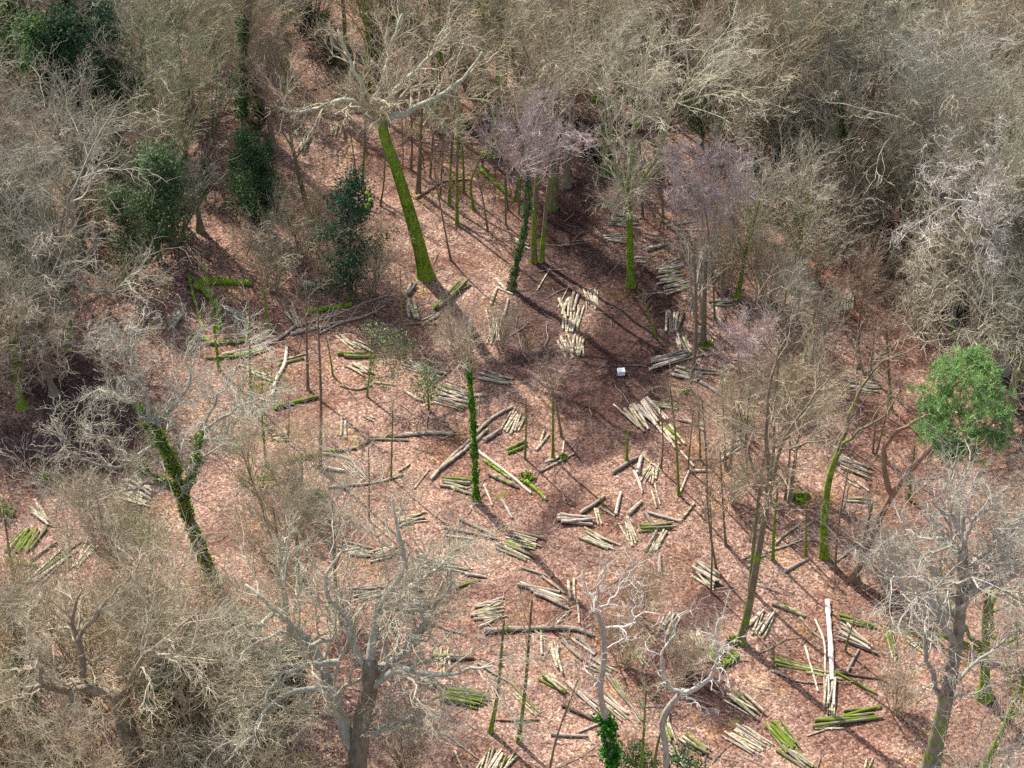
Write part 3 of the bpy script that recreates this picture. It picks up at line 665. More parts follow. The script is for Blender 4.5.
# thin stems standing in the clearing: base, bend, top, radius, moss, crown length share, twig colour, label
SAP = [
 ((357, 182), (353, 150), (349, 122), .05, .3, .3, BROWN, 'dark thin sapling standing alone at the far edge before the cut stubs'),
 ((362, 187), (364, 155), (366, 112), .08, .7, .3, BEIGE, 'mossy-footed sapling just behind the foot of the leaning mossy trunk'),
 ((380, 206), (384, 180), (386, 130), .06, .3, .3, BROWN, 'dark sapling pressed close behind the leaning mossy trunk'),
 ((418, 193), (420, 155), (422, 108), .15, .4, .35, BEIGE, 'stoutest brown stem between the leaning trunk and the mossy row'),
 ((411, 170), (412, 140), (410, 100), .07, .3, .3, BROWN, 'short brown sapling farthest back behind the leaning mossy trunk'),
 ((449, 205), (451, 160), (455, 105), .10, .8, .35, BEIGE, 'first straight mossy stem of the close pair in the sapling row'),
 ((457, 225), (457, 170), (459, 105), .10, .9, .35, BEIGE, 'second and nearer straight mossy stem of the close pair in the sapling row'),
 ((464, 193), (463, 160), (460, 115), .08, .9, .35, OLIVE, 'mossy sapling with a bright green foot behind the close pair'),
 ((474, 210), (471, 182), (484, 150), .09, .85, .3, OLIVE, 'bent yellow-mossed sapling leaning over in the sapling row'),
 ((488, 231), (484, 205), (477, 172), .06, .5, .25, BROWN, 'short dark sapling leaning away in front of the bent mossy one'),
 ((506, 225), (505, 190), (503, 140), .05, .3, .3, BROWN, 'slim dark sapling beside the fallen bright mossy pole'),
 ((508, 210), (506, 180), (507, 130), .06, .6, .3, BEIGE, 'slim mossy-footed sapling behind the fallen bright mossy pole'),
 ((451, 260), (442, 215), (434, 170), .06, .3, .3, BROWN, 'thin dark leaning sapling nearest in front of the sapling row'),
 ((643, 218), (641, 185), (640, 140), .08, .5, .3, GREY, 'thin mossy-footed stem just behind the tall forked tree'),
 ((664, 224), (661, 190), (655, 160), .08, .4, .3, GREY, 'grey stem standing beyond the lone thick grey log'),
 ((657, 338), (650, 318), (642, 296), .06, .9, .2, BROWN, 'short crooked green sapling between the trodden track and the mossy posts'),
 ((703, 345), (704, 310), (706, 262), .17, .4, .3, GREY, 'broad grey stem with a green foot behind the sloping grey stack'),
 ((690, 392), (696, 335), (694, 240), .10, .4, .3, GREY, 'tall dark stem rising past the end of the sloping grey stack'),
 ((715, 320), (712, 265), (705, 205), .06, .4, .3, PURPLE, 'pale thin birch stem under the larger purple crown'),
 ((219, 370), (213, 315), (204, 262), .09, 1.0, .2, OLIVE, 'tall bright mossy stem standing beside the fallen mossy trunks'),
 ((251, 412), (250, 360), (249, 302), .08, .9, .25, BEIGE, 'green mossy stem standing in front of the long fallen trunk'),
 ((266, 328), (266, 312), (264, 285), .10, .8, .3, BROWN, 'short mossy stem behind the long fallen trunk'),
 ((308, 390), (307, 350), (306, 290), .08, .3, .3, BROWN, 'brown stem crossing the heap of long grey poles'),
 ((320, 470), (321, 400), (318, 315), .09, .4, .25, BROWN, 'tallest brown stem in front of the heap of long grey poles'),
 ((333, 376), (330, 355), (326, 335), .05, .8, .2, BROWN, 'short thin stem with a mossy foot right of the grey pole heap'),
 ((391, 478), (392, 440), (393, 402), .05, .7, .2, BEIGE, 'thin pole-like stem crossing the long fallen trunk'),
 ((369, 520), (369, 470), (368, 430), .04, .4, .25, BROWN, 'hair-thin sapling below the fan of thin pale poles'),
 ((553, 458), (553, 425), (553, 382), .08, .8, .5, BROWN, 'mossy sapling with a dark twig cloud beside the trodden soil'),
 ((525, 459), (526, 430), (526, 398), .06, .7, .25, BROWN, 'short sapling with a mossy foot beside the small fan of pale poles'),
 ((562, 437), (559, 420), (556, 405), .07, .5, .2, BROWN, 'stubby stem with a green foot behind the dark twig cloud'),
 ((490, 732), (498, 690), (504, 620), .10, .85, .25, BEIGE, 'green mossy sapling in front of the pale cross-laid pile'),
 ((518, 742), (525, 690), (532, 600), .09, .8, .25, BEIGE, 'green curving sapling crossing the brown pole'),
 ((627, 462), (627, 445), (628, 430), .08, .9, .0, BROWN, 'short cut-topped mossy post above the scattered pale logs'),
 ((679, 495), (676, 440), (670, 385), .07, .9, .3, BROWN, 'green mossy sapling in front of the small crossed log fan'),
 ((707, 492), (706, 450), (702, 400), .06, .3, .3, BROWN, 'dark thin sapling beside the grey log end'),
 ((700, 460), (700, 445), (698, 410), .06, .8, .3, BROWN, 'small mossy-footed sapling behind the dark thin sapling'),
 ((726, 545), (723, 505), (720, 450), .06, .4, .3, BROWN, 'thin crooked sapling with a mossy foot above the bright log bundle'),
 ((717, 570), (710, 530), (706, 480), .06, .5, .3, BROWN, 'slim olive sapling right behind the bright log bundle'),
 ((805, 362), (810, 335), (818, 300), .08, 1.0, .4, GREY, 'mossy stem growing from the green stub pile'),
 ((790, 400), (794, 350), (800, 290), .08, .4, .3, GREY, 'tall grey stem with a pale twig top before the green stub pile'),
 ((776, 395), (781, 345), (786, 290), .09, .5, .3, GREY, 'mossy grey stem just behind the smaller purple crown'),
 ((892, 410), (889, 375), (886, 325), .08, .7, .3, BROWN, 'mossy-footed stem beyond the grey stack with the forked tree'),
 ((873, 453), (875, 430), (878, 402), .05, .3, .2, BROWN, 'small dark sapling between the two grey stacks'),
 ((909, 500), (912, 470), (915, 445), .08, .7, .2, BROWN, 'mossy-footed stem beneath the pine crown'),
 ((876, 455), (885, 420), (890, 395), .05, .6, .2, BROWN, 'little green-footed stem near the pine stem'),
 ((835, 572), (838, 530), (848, 470), .06, .3, .25, BROWN, 'slim brown sapling beside the green forked trunk'),
 ((857, 582), (863, 545), (872, 505), .13, .4, .3, GREY, 'brown mossy-footed stem at the edge of the silvery oak crown'),
 ((773, 560), (774, 530), (778, 485), .08, .9, .25, BROWN, 'mossy-footed stem behind the crossed thin branches'),
 ((806, 555), (806, 530), (806, 505), .06, .9, .0, OLIVE, 'short straight yellow-green post above the thick grey log'),
 ((794, 650), (796, 640), (800, 618), .0, 0, 0, BROWN, None),
 ((845, 651), (850, 632), (858, 612), .06, .6, .3, BROWN, 'short dark sapling growing over the pale striped pile'),
 ((774, 668), (774, 655), (773, 645), .05, .6, .2, BROWN, 'tiny mossy-footed sapling below the long mossy poles'),
 ((546, 792), (556, 740), (578, 680), .06, .2, .3, BROWN, 'bent dark sapling in front of the mossy short logs'),
 ((660, 640), (700, 560), (708, 510), .0, 0, 0, BROWN, None),
 ((640, 790), (644, 730), (646, 690), .08, .8, .35, OLIVE, 'mossy stem between the two bleached dead trees'),
 ((652, 785), (660, 735), (690, 665), .07, .6, .3, BROWN, 'slanting olive stem close against the curved bleached tree'),
 ((0, 0), (0, 0), (0, 0), .0, 0, 0, BROWN, None),
 ((14, 585), (10, 555), (3, 510), .08, .3, .25, BROWN, 'dark thin stem beside the green mossy bundle'),
 ((470, 462), (468, 440), (464, 420), .0, 0, 0, BROWN, None),
 ((731, 735), (0, 0), (0, 0), .0, 0, 0, BROWN, None),
 ((711, 592), (712, 550), (710, 500), .05, .4, .3, BROWN, 'thin stem between the bright slanting bundle and the lone upright log'),
 ((661, 470), (663, 440), (660, 405), .05, .4, .3, BROWN, 'thin grey stem just left of the green mossy sapling'),
 ((688, 470), (690, 445), (694, 405), .05, .5, .3, BROWN, 'thin stem just right of the green mossy sapling'),
 ((765, 525), (768, 480), (766, 440), .06, .5, .3, BROWN, 'slim stem behind the mossy-footed stem of the crossed branches'),
 ((748, 480), (746, 440), (750, 390), .07, .5, .3, GREY, 'grey stem inside the tan twigs right of the pale row'),
 ((785, 500), (790, 450), (788, 400), .06, .4, .3, GREY, 'grey stem standing left of the mossy mound'),
 ((726, 470), (724, 430), (722, 380), .07, .5, .3, GREY, 'green-footed grey stem just behind the pale row'),
 ((404, 345), (402, 310), (400, 270), .05, .5, .3, BROWN, 'thin stem behind the wispy leafy sapling'),
 ((430, 178), (432, 150), (434, 112), .07, .6, .3, BROWN, 'olive stem farthest back in the sapling row'),
 ((440, 198), (442, 165), (444, 120), .06, .6, .3, BROWN, 'thin stem left of the close mossy pair'),
 ((400, 190), (403, 160), (402, 115), .05, .4, .3, BROWN, 'thin brown stem right behind the leaning mossy trunk'),
 ((519, 215), (520, 180), (522, 150), .05, .4, .2, BROWN, 'thin stem just left of the ivy stem'),
 ((288, 440), (289, 420), (289, 395), .04, .3, .25, BROWN, 'hair-thin stem just in front of the mossy pole end'),
]
for k, (b, m_, t, r, moss, cs, col, lab) in enumerate(SAP):
    if not lab: continue
    tw = (8, 6, 4) if cs >= .3 else ((6, 4, 3) if cs > 0 else None)
    o = ctree('sapling', lab, 'sapling', [([b, m_, t], r, r * .45)], moss=moss * .68, ccol=col, col=(.19, .155, .10), twigs=tw, tl=(cs * .75, .5, .5), seed=100 + k, trunk_t0=.62 if cs < .5 else .8, wig=.16, up=.25)

# purple-twigged birches with several thin stems
def birch(label, bases, crown, seed, col=PURPLE, r=.06, tw=(14, 9, 6)):
    (cx, cy, cw, ch) = crown
    rg = np.random.default_rng(seed)
    limbs = []
    for q, (bx, by) in enumerate(bases):
        tx = cx + (q - (len(bases) - 1) / 2) * cw * .35
        pts = [(bx, by), ((bx * 2 + tx) / 3, by + (cy + ch * .3 - by) * .5), (tx * .8 + bx * .2, cy + ch * .45), (tx, cy - ch * .12)]
        limbs.append((pts, r, .02, 0, (q - 1) * .5))
    ctree('birch_tree', label, 'birch tree', limbs, col=(.34, .30, .25), moss=.15, ccol=col, twigs=tw, tl=(.17 * ch / 70, .5, .5), wig=.12, up=.22, t0=.66, trunk_t0=.66, seed=seed, extra=4, twig_r=.0072)
birch('slender birch with the wide purple feathery crown beside the square stack', [(695, 318), (700, 322), (690, 312)], (703, 172, 90, 66), 201)
birch('slender birch with the small pale purple crown above the striped pale logs', [(742, 440), (752, 446)], (748, 338, 60, 60), 202, (.40, .31, .30), .05)
birch('pale purple-grey birch fading into the wood beside the wide purple crown', [(722, 300), (730, 305)], (725, 205, 60, 60), 203, (.38, .31, .29), .05)

# evergreens: leafy saplings in the clearing and hollies in the thickets
def whisp(label, base, pads, seed, col=(.11, .17, .07), size=.12, n=60):
    b3 = px2g(*base); rg = np.random.default_rng(seed)
    root = empty('evergreen_sapling', b3)
    top = px2y(pads[0][0], pads[0][1], b3[1]) - b3
    P = smooth_poly([(0, 0, -.05), top * .5 + np.array([rg.normal() * .1, 0, 0]), top], 10)[None]; R = np.linspace(.07, .02, 10)[None]
    tb = Tubes(); tb.add(P, R, 6)
    C = []
    for (px, py, rx, ry) in pads:
        c = px2y(px, py, b3[1] + rg.normal() * .4) - b3
        k = int(n * rx * ry / 34) + 40
        q = norm(rg.normal(size=(k, 3))) * rg.uniform(.1, 1, (k, 1)) ** .6
        q = c + q * np.array([rx / 17, rx / 20, ry / 15]) + rg.normal(size=(k, 3)) * .05
        C.append(q)
        # a twig from the stem to each tuft
        j = rg.integers(3, 9); a = P[0, j]; tb.add(smooth_poly([a, (a + c) / 2 + np.array([0, 0, .15]), c], 5)[None], np.linspace(.018, .006, 5)[None], 4)
    obj('trunk', tb.mesh('evergreen_sapling_trunk', M_BARK, True), root, (.2, .17, .11, .7))
    obj('foliage', leaf_mesh('evergreen_sapling_foliage', np.concatenate(C), size * 1.2, M_LEAF, rg, .38), root, (*col, 1))
    tag(root, label, 'sapling')
whisp('wispy grey-green leafy sapling hanging over the long pale pile', (367, 397), [(372, 328, 12, 8), (382, 335, 18, 9), (396, 338, 14, 8), (388, 350, 16, 9), (402, 355, 12, 10), (378, 362, 13, 9), (395, 372, 10, 8), (410, 345, 6, 6), (372, 380, 9, 8), (384, 388, 8, 6)], 301, (.19, .235, .12), .11, 38)
whisp('small bushy green sapling at the end of the long pale pile', (429, 411), [(427, 372, 12, 9), (420, 384, 12, 10), (433, 386, 11, 10), (428, 398, 11, 8)], 302, (.15, .22, .09), .12, 60)
whisp('tall wispy green sapling left of the mossy pole', (266, 465), [(262, 375, 22, 14), (250, 385, 16, 12), (282, 380, 14, 12), (268, 395, 18, 12), (266, 415, 8, 16), (268, 435, 7, 12), (248, 405, 14, 10), (235, 415, 18, 10), (225, 425, 14, 8)], 303, (.2, .235, .11), .11, 32)
whisp('pale olive leafy bush in front of the ivy-covered forked oak', (152, 575), [(150, 520, 22, 14), (135, 535, 16, 12), (165, 540, 20, 14), (150, 552, 18, 10), (128, 518, 12, 10)], 304, (.22, .25, .09), .11, 40)
whisp('low green leafy shoots at the foot of the brown fork left of the clearing', (272, 490), [(270, 470, 9, 8), (262, 480, 7, 6), (275, 482, 6, 6)], 305, (.09, .19, .03), .12, 90)
whisp('dark evergreen bush between the two bleached dead trees', (640, 778), [(636, 752, 10, 9), (648, 762, 12, 8), (682, 756, 12, 8), (695, 766, 10, 6), (628, 764, 8, 6)], 306, (.05, .10, .035), .13, 110)
whisp('bright green mossy sprig sticking in from the edge by the short bright logs', (2, 518), [(0, 508, 10, 6), (8, 512, 9, 4)], 307, (.10, .19, .03), .12, 90)
HOLLY = [  # base px, scale, width share, colour, label
 ((85, 145), 1.75, (.026, .055, .028), 'dark glossy holly standing in the deepest shade of the upper left thicket'),
 ((52, 135), 1.5, (.055, .105, .035), 'brighter green holly beside the dark glossy one in the upper left thicket'),
 ((118, 140), 1.4, (.022, .048, .026), 'blackish holly at the rim of the dark hollow in the thicket'),
 ((15, 92), 1.3, (.06, .10, .03), 'yellowish green evergreen at the very edge of the thicket'),
 ((262, 238), 1.3, (.035, .07, .028), 'dark green holly above the fallen mossy trunk'),
 ((350, 302), 1.3, (.022, .052, .028), 'dark blue-green holly beside the leaning mossy trunk'),
 ((160, 262), 1.6, (.075, .115, .055), 'mid-green evergreen in the middle of the left thicket'),
 ((138, 290), 1.2, (.085, .115, .055), 'olive evergreen low in the left thicket above the shaded soil'),
 ((185, 225), .8, (.05, .085, .04), 'small evergreen between the mid-green one and the dark green holly'),
 ((778, 195), .85, (.02, .045, .024), 'small dark evergreen in the gap right of the wide purple crown'),
 ((752, 208), .6, (.024, .05, .026), 'lowest dark evergreen shrub beside the wide purple crown'),
 ((702, 150), .9, (.05, .095, .035), 'green evergreen half hidden inside the pale forked crown'),
 ((755, 100), 1.25, (.028, .05, .026), 'dark evergreen in the shaded hollow at the top of the wood'),
 ((728, 70), .9, (.06, .09, .05), 'grey-green evergreen beside the shaded hollow at the top'),
 ((205, 750), 1.1, (.07, .10, .05), 'grey-green holly low under the limbs of the huge oak'),
 ((185, 778), 1.1, (.05, .09, .04), 'dark holly at the bottom edge between the two oaks'),
 ((290, 740), 1.1, (.06, .085, .05), 'shaded evergreen bush against the trunk of the huge oak'),
 ((250, 695), .8, (.075, .105, .06), 'small grey evergreen under the branch tips of the huge oak'),
 ((395, 28), .7, (.03, .055, .028), 'dark evergreen at the top edge behind the pale spreading limbs'),
 ((310, 50), .8, (.028, .05, .026), 'dark evergreen near the top edge beside the ivy-stemmed tree'),
 ((28, 750), .85, (.08, .11, .06), 'pale green bush beneath the crooked brown oak'),
 ((1010, 320), .7, (.07, .095, .04), 'olive evergreen at the foot of the bleached white oak'),
 ((925, 165), .8, (.05, .075, .04), 'shadowed evergreen under the silvery grey oak'),
]
for k, (b, s, c, lab) in enumerate(HOLLY):
    place('holly', 'holly_tree', px2g(*b), s, k * 1.7, (.16, .13, .09), .4, tuple(np.array(c) * 1.55), lab, 'evergreen tree', variant=k % 3, crown_name='foliage')

# ------------------------------------------------------------------ the wood round the clearing
def inside(p, poly):
    x, y = p; r = False
    for (x0, y0), (x1, y1) in zip(poly, poly[1:] + poly[:1]):
        if (y0 > y) != (y1 > y) and x < (x1 - x0) * (y - y0) / (y1 - y0) + x0: r = not r
    return r
CLEAR = [(270, 95), (430, 95), (470, 140), (560, 140), (640, 110), (690, 190), (760, 235), (850, 250), (930, 330), (950, 360), (930, 450), (890, 520), (890, 640), (925, 790), (430, 790), (420, 690), (330, 640), (300, 560), (130, 560), (40, 640), (-60, 640), (-60, 430), (60, 400), (110, 320), (180, 300), (340, 290), (350, 240), (280, 190)]
ZONES = [  # polygon of crown middles, spacing px, [(kind, twig colour, adjective, weight, scale range)]
 ([(255, -70), (650, -70), (640, 50), (590, 90), (500, 70), (400, 75), (330, 60), (300, 110), (255, 90)], 43,
  [('slim', BEIGE, 'beige-twigged', 4, (.85, 1.1)), ('broad', TAN, 'tan-twigged', 3, (.8, 1.05)), ('slim', BROWN, 'brown-twigged', 1, (.8, 1.0)), ('oak', PALE, 'pale-limbed', 1, (.8, 1.0))]),
 ([(-70, -70), (255, -70), (255, 100), (300, 130), (280, 225), (235, 260), (120, 280), (60, 230), (-70, 250)], 33,
  [('slim', OLIVE, 'olive-twigged', 3, (.7, .95)), ('broad', GREY, 'grey-twigged', 3, (.7, .95)), ('slim', BROWN, 'brown-twigged', 2, (.65, .9)), ('oak', GREY, 'grey-limbed', 2, (.7, .95)), ('shrub', BEIGE, 'beige-twigged', 2, (.9, 1.3))]),
 ([(280, 225), (330, 250), (340, 290), (300, 300), (210, 285), (235, 250)], 40,
  [('shrub', BEIGE, 'beige-twigged', 2, (.9, 1.2)), ('slim', BROWN, 'brown-twigged', 2, (.5, .7)), ('broad', BEIGE, 'beige-twigged', 2, (.5, .65))]),
 ([(640, -70), (770, -70), (790, 80), (760, 120), (700, 60), (640, 20)], 47,
  [('slim', TAN, 'tan-twigged', 3, (.75, 1.0)), ('slim', BROWN, 'brown-twigged', 2, (.7, .9)), ('broad', BEIGE, 'beige-twigged', 3, (.8, 1.0))]),
 ([(770, -70), (1100, -70), (1100, 290), (1010, 300), (930, 260), (860, 190), (800, 130), (785, 60)], 37,
  [('broad', GREY, 'grey-twigged', 5, (.85, 1.1)), ('slim', GREY, 'grey-twigged', 4, (.85, 1.1)), ('oak', PALE, 'pale-limbed', 2, (.85, 1.05)), ('slim', OLIVE, 'olive-twigged', 2, (.8, 1.0)), ('slim', BEIGE, 'beige-twigged', 1, (.8, 1.0))]),
 ([(-70, 250), (50, 250), (70, 290), (40, 350), (10, 390), (-70, 400)], 34,
  [('oak', BEIGE, 'beige-limbed', 2, (.5, .62)), ('broad', PALE, 'pale-twigged', 3, (.5, .65)), ('broad', OLIVE, 'olive-twigged', 2, (.5, .65)), ('shrub', BEIGE, 'beige-twigged', 4, (1.1, 1.6))]),
 ([(120, 540), (190, 520), (300, 500), (330, 560), (300, 640), (150, 640), (110, 600)], 50,
  [('shrub', OLIVE, 'olive-twigged', 3, (.9, 1.4)), ('broad', TAN, 'tan-twigged', 2, (.55, .75)), ('slim', BEIGE, 'beige-twigged', 2, (.55, .75))]),
 ([(-70, 610), (60, 590), (120, 620), (300, 640), (330, 700), (310, 840), (-70, 840)], 47,
  [('shrub', TAN, 'tan-twigged', 5, (1.0, 1.6)), ('shrub', PALE, 'pale-twigged', 3, (.9, 1.4)), ('shrub', OLIVE, 'olive-twigged', 2, (.9, 1.4)), ('broad', TAN, 'tan-twigged', 2, (.55, .75))]),
 ([(935, 540), (1090, 480), (1100, 850), (985, 850), (965, 760), (990, 640), (930, 560)], 80,
  [('broad', PALE, 'pale-twigged', 3, (.7, .95)), ('oak', GREY, 'grey-limbed', 2, (.7, .9)), ('slim', TAN, 'tan-twigged', 2, (.6, .85)), ('shrub', TAN, 'tan-twigged', 3, (.8, 1.3))]),
 ([(1000, 300), (1100, 280), (1100, 410), (1025, 420), (1015, 350)], 50,
  [('broad', TAN, 'tan-twigged', 2, (.7, .9)), ('oak', GREY, 'grey-limbed', 2, (.7, .9))]),
]
# fans, bushes and small trees with a known place: kind, crown middle px, scale, colour, adjective
KNOWN = [
 ('broad', (745, 225), .62, PALE, 'pale fan-crowned'), ('broad', (800, 215), .66, PALE, 'pale fan-crowned'), ('shrub', (772, 255), 1.2, BEIGE, 'beige-twigged'), ('shrub', (725, 250), 1.1, BEIGE, 'beige-twigged'),
 ('shrub', (815, 240), 1.1, PALE, 'pale-twigged'), ('broad', (778, 62), .7, GREY, 'grey-twigged'), ('broad', (765, 25), .8, BEIGE, 'beige-twigged'), ('shrub', (800, 130), 1.5, GREY, 'grey-twigged'), ('shrub', (770, 120), 1.4, OLIVE, 'olive-twigged'), ('shrub', (850, 195), 1.4, GREY, 'grey-twigged'), ('shrub', (875, 180), 1.5, BEIGE, 'beige-twigged'),
 ('broad', (720, 115), .8, PALE, 'pale-twigged'), ('broad', (610, 70), .9, PALE, 'pale-twigged'), ('slim', (570, 50), 1.0, BEIGE, 'beige-twigged'),
 ('broad', (435, 15), .95, BEIGE, 'beige-twigged'), ('broad', (362, 5), .9, TAN, 'tan-twigged'),
 ('broad', (790, 305), .45, GREY, 'grey-twigged'), ('slim', (825, 320), .42, PALE, 'pale-twigged'), ('shrub', (500, 330), .5, BEIGE, 'beige-twigged'), ('shrub', (455, 330), .6, BEIGE, 'beige-twigged'),
 ('broad', (780, 420), .5, TAN, 'tan-twigged'), ('broad', (735, 415), .45, TAN, 'tan-twigged'), ('slim', (800, 430), .5, TAN, 'tan-twigged'), ('shrub', (735, 480), .6, BEIGE, 'beige-twigged'),
 ('shrub', (640, 590), .75, BEIGE, 'beige-twigged'), ('shrub', (625, 640), .7, TAN, 'tan-twigged'), ('shrub', (690, 650), .6, BEIGE, 'beige-twigged'),
 ('shrub', (330, 255), 1.0, BEIGE, 'beige-twigged'), ('shrub', (370, 265), .8, BEIGE, 'beige-twigged'), ('shrub', (300, 215), 1.0, TAN, 'tan-twigged'),
 ('slim', (300, 520), .5, GREY, 'grey-twigged'), ('broad', (260, 470), .45, OLIVE, 'olive-twigged'), ('slim', (330, 540), .55, GREY, 'grey-twigged'),
 ('slim', (870, 300), .5, BROWN, 'brown-twigged'), ('shrub', (925, 300), .8, BEIGE, 'beige-twigged'), ('shrub', (930, 265), .9, TAN, 'tan-twigged'), ('shrub', (890, 560), .7, PALE, 'pale-twigged'),
  ('shrub', (900, 690), .6, TAN, 'tan-twigged'),
 ('shrub', (225, 710), 1.5, TAN, 'tan-twigged'), ('shrub', (175, 700), 1.5, TAN, 'tan-twigged'),
 ('slim', (15, 620), .6, GREY, 'grey-twigged'), ('oak', (30, 300), .6, PALE, 'pale-limbed'), ('shrub', (405, 740), .8, BROWN, 'brown-twigged'),
]
LAND = [('the leaning mossy trunk', (426, 277)), ('the tall forked mossy tree', (631, 286)), ('the dark glossy holly', (85, 135)), ('the mid-green thicket evergreen', (160, 250)), ('the dark ivy-stemmed tree', (246, 215)),
 ('the bright green pine', (852, 580)), ('the silvery moss-footed oak', (930, 772)), ('the huge brown-trunked oak', (354, 800)), ('the crooked brown oak', (142, 800)), ('the ivy-covered forked oak', (216, 588)),
 ('the curved bleached dead tree', (667, 770)), ('the white tangled oak', (1002, 372)), ('the wide purple birch', (695, 318)), ('the ivy-hung edge stem', (850, 230)), ('the tall silvery grey oak', (948, 250)),
 ('the olive trunk in shadow', (494, 156)), ('the mossy-footed leaning tree', (740, 642)), ('the wispy green sapling', (266, 465)), ('the dark blue-green holly', (350, 298)), ('the dark top-edge evergreen', (395, 28)), ('the dark hollow evergreen', (755, 95)),
 ('the square grey stack', (673, 278)), ('the dark shaded soil patch', (60, 420)), ('the white box', (622, 371)), ('the small ivy-wrapped sapling', (476, 501))]
KIND = {'slim': ('bare_tree', 'tree', 'slender bare tree'), 'broad': ('bare_tree', 'tree', 'broad bare tree'), 'oak': ('oak_tree', 'tree', 'crooked bare oak'), 'shrub': ('hazel_shrub', 'shrub', 'many-stemmed bare shrub'), 'birch': ('birch_tree', 'tree', 'birch'), 'holly': ('holly_tree', 'evergreen tree', 'evergreen bush')}
CROWN_AT = {'slim': .66, 'broad': .62, 'oak': .72, 'shrub': .6, 'birch': .75}
SEEN = [(100, 665, 160, 770), (10, 670, 110, 715), (310, 655, 395, 800), (145, 410, 225, 590), (925, 540, 985, 800), (285, 620, 330, 660), (260, 600, 320, 700), (10, 30, 135, 145), (-10, 30, 45, 95), (310, 200, 380, 300), (235, 165, 290, 235), (120, 165, 205, 255), (755, 150, 800, 205), (215, 40, 270, 160), (835, 110, 860, 230), (660, 130, 750, 205), (935, 400, 1010, 470), (105, 235, 160, 285)]
fill = []
def base_for(kind, px, py, s):
    h = PROTO[kind][0][2] * s
    p = px2g(px, py, h * CROWN_AT[kind])
    return np.array([p[0], p[1], float(gh(p[0], p[1]))])
for (k, (px, py), s, c, adj) in KNOWN: fill.append((k, base_for(k, px, py, s), s, c, adj, (px, py)))
for (poly, sp, kinds) in ZONES:
    xs = [p[0] for p in poly]; ys = [p[1] for p in poly]
    wts = np.array([q[3] for q in kinds], float); wts /= wts.sum()
    got = []
    for _ in range(1500):
        p = (rng.uniform(min(xs), max(xs)), rng.uniform(min(ys), max(ys)))
        if not inside(p, poly) or any((p[0] - q[0]) ** 2 + (p[1] - q[1]) ** 2 < sp * sp for q in got): continue
        k, c, adj, _, (s0, s1) = kinds[rng.choice(len(kinds), p=wts)]
        if any(x0 - 20 < p[0] < x1 + 20 and y0 - 20 < p[1] < y1 + 20 for (x0, y0, x1, y1) in SEEN): continue
        s = rng.uniform(s0, s1)
        b = base_for(k, p[0], p[1], s)
        bp = g2px(b)
        if inside(bp, CLEAR): continue
        if k != 'shrub' and any(x0 - 20 < bp[0] < x1 + 20 and y1 - 5 < bp[1] < y1 + 40 for (x0, y0, x1, y1) in SEEN[7:]): continue
        got.append(p)
        j = rng.uniform(.9, 1.1); c = tuple(np.clip(np.array(c) * j * rng.uniform(.97, 1.03, 3), 0, 1))
        fill.append((k, b, s, c, adj, p))
UNDER = [([(-60, -40), (250, -40), (300, 120), (330, 230), (250, 260), (60, 240), (-60, 260)], 31, .6), ([(270, -60), (770, -60), (770, 60), (700, 90), (430, 92), (300, 80)], 38, .4), ([(770, -60), (1080, -60), (1080, 330), (960, 320), (860, 200), (790, 120)], 44, .3)]
GREENS = [((.032, .062, .028), 'dark'), ((.055, .085, .04), 'dull green'), ((.085, .11, .055), 'grey-green'), ((.025, .045, .024), 'blackish')]
for poly, sp, hp in UNDER:
    got = []; xs = [p[0] for p in poly]; ys = [p[1] for p in poly]
    for _ in range(700):
        p = (rng.uniform(min(xs), max(xs)), rng.uniform(min(ys), max(ys)))
        if not inside(p, poly) or inside(p, CLEAR) or any((p[0] - q[0]) ** 2 + (p[1] - q[1]) ** 2 < sp * sp for q in got): continue
        got.append(p); c, adj = GREENS[rng.integers(4)]
        if rng.uniform() < hp: fill.append(('holly', px2g(*p), rng.uniform(.55, 1.0), c, adj, p))
        elif rng.uniform() < .4 or not any(x0 - 22 < p[0] < x1 + 22 and y0 < p[1] < y1 + 75 for (x0, y0, x1, y1) in SEEN):
            c, adj = [(OLIVE, 'olive-twigged'), (GREY, 'grey-twigged'), (BEIGE, 'beige-twigged'), (PALE, 'pale-twigged')][rng.integers(4)]
            fill.append(('shrub', px2g(*p), rng.uniform(1.1, 1.75), c, adj, p))
landw = [(n, px2g(*p)[:2]) for n, p in LAND]
bucket = {}
for i, (k, b, s, c, adj, p) in enumerate(fill):
    d = [np.linalg.norm(b[:2] - q) for _, q in landw]; j = int(np.argmin(d))
    v = b[:2] - landw[j][1]
    rel = ('left of' if v[0] < 0 else 'right of') if abs(v[0]) > abs(v[1]) else ('beyond' if v[1] > 0 else 'in front of')
    bucket.setdefault((adj, k, rel, j), []).append((d[j], i))
NTH = ['nearest', 'second nearest', 'third nearest', 'fourth nearest', 'fifth nearest', 'sixth nearest', 'seventh nearest', 'eighth nearest', 'ninth nearest', 'tenth nearest']
flab = {}
for (adj, k, rel, j), m in bucket.items():
    m.sort()
    for q, (_, i) in enumerate(m):
        flab[i] = f"{'' if len(m) == 1 else NTH[q] + ' '}{adj} {KIND[k][2]} {rel} {landw[j][0]}"
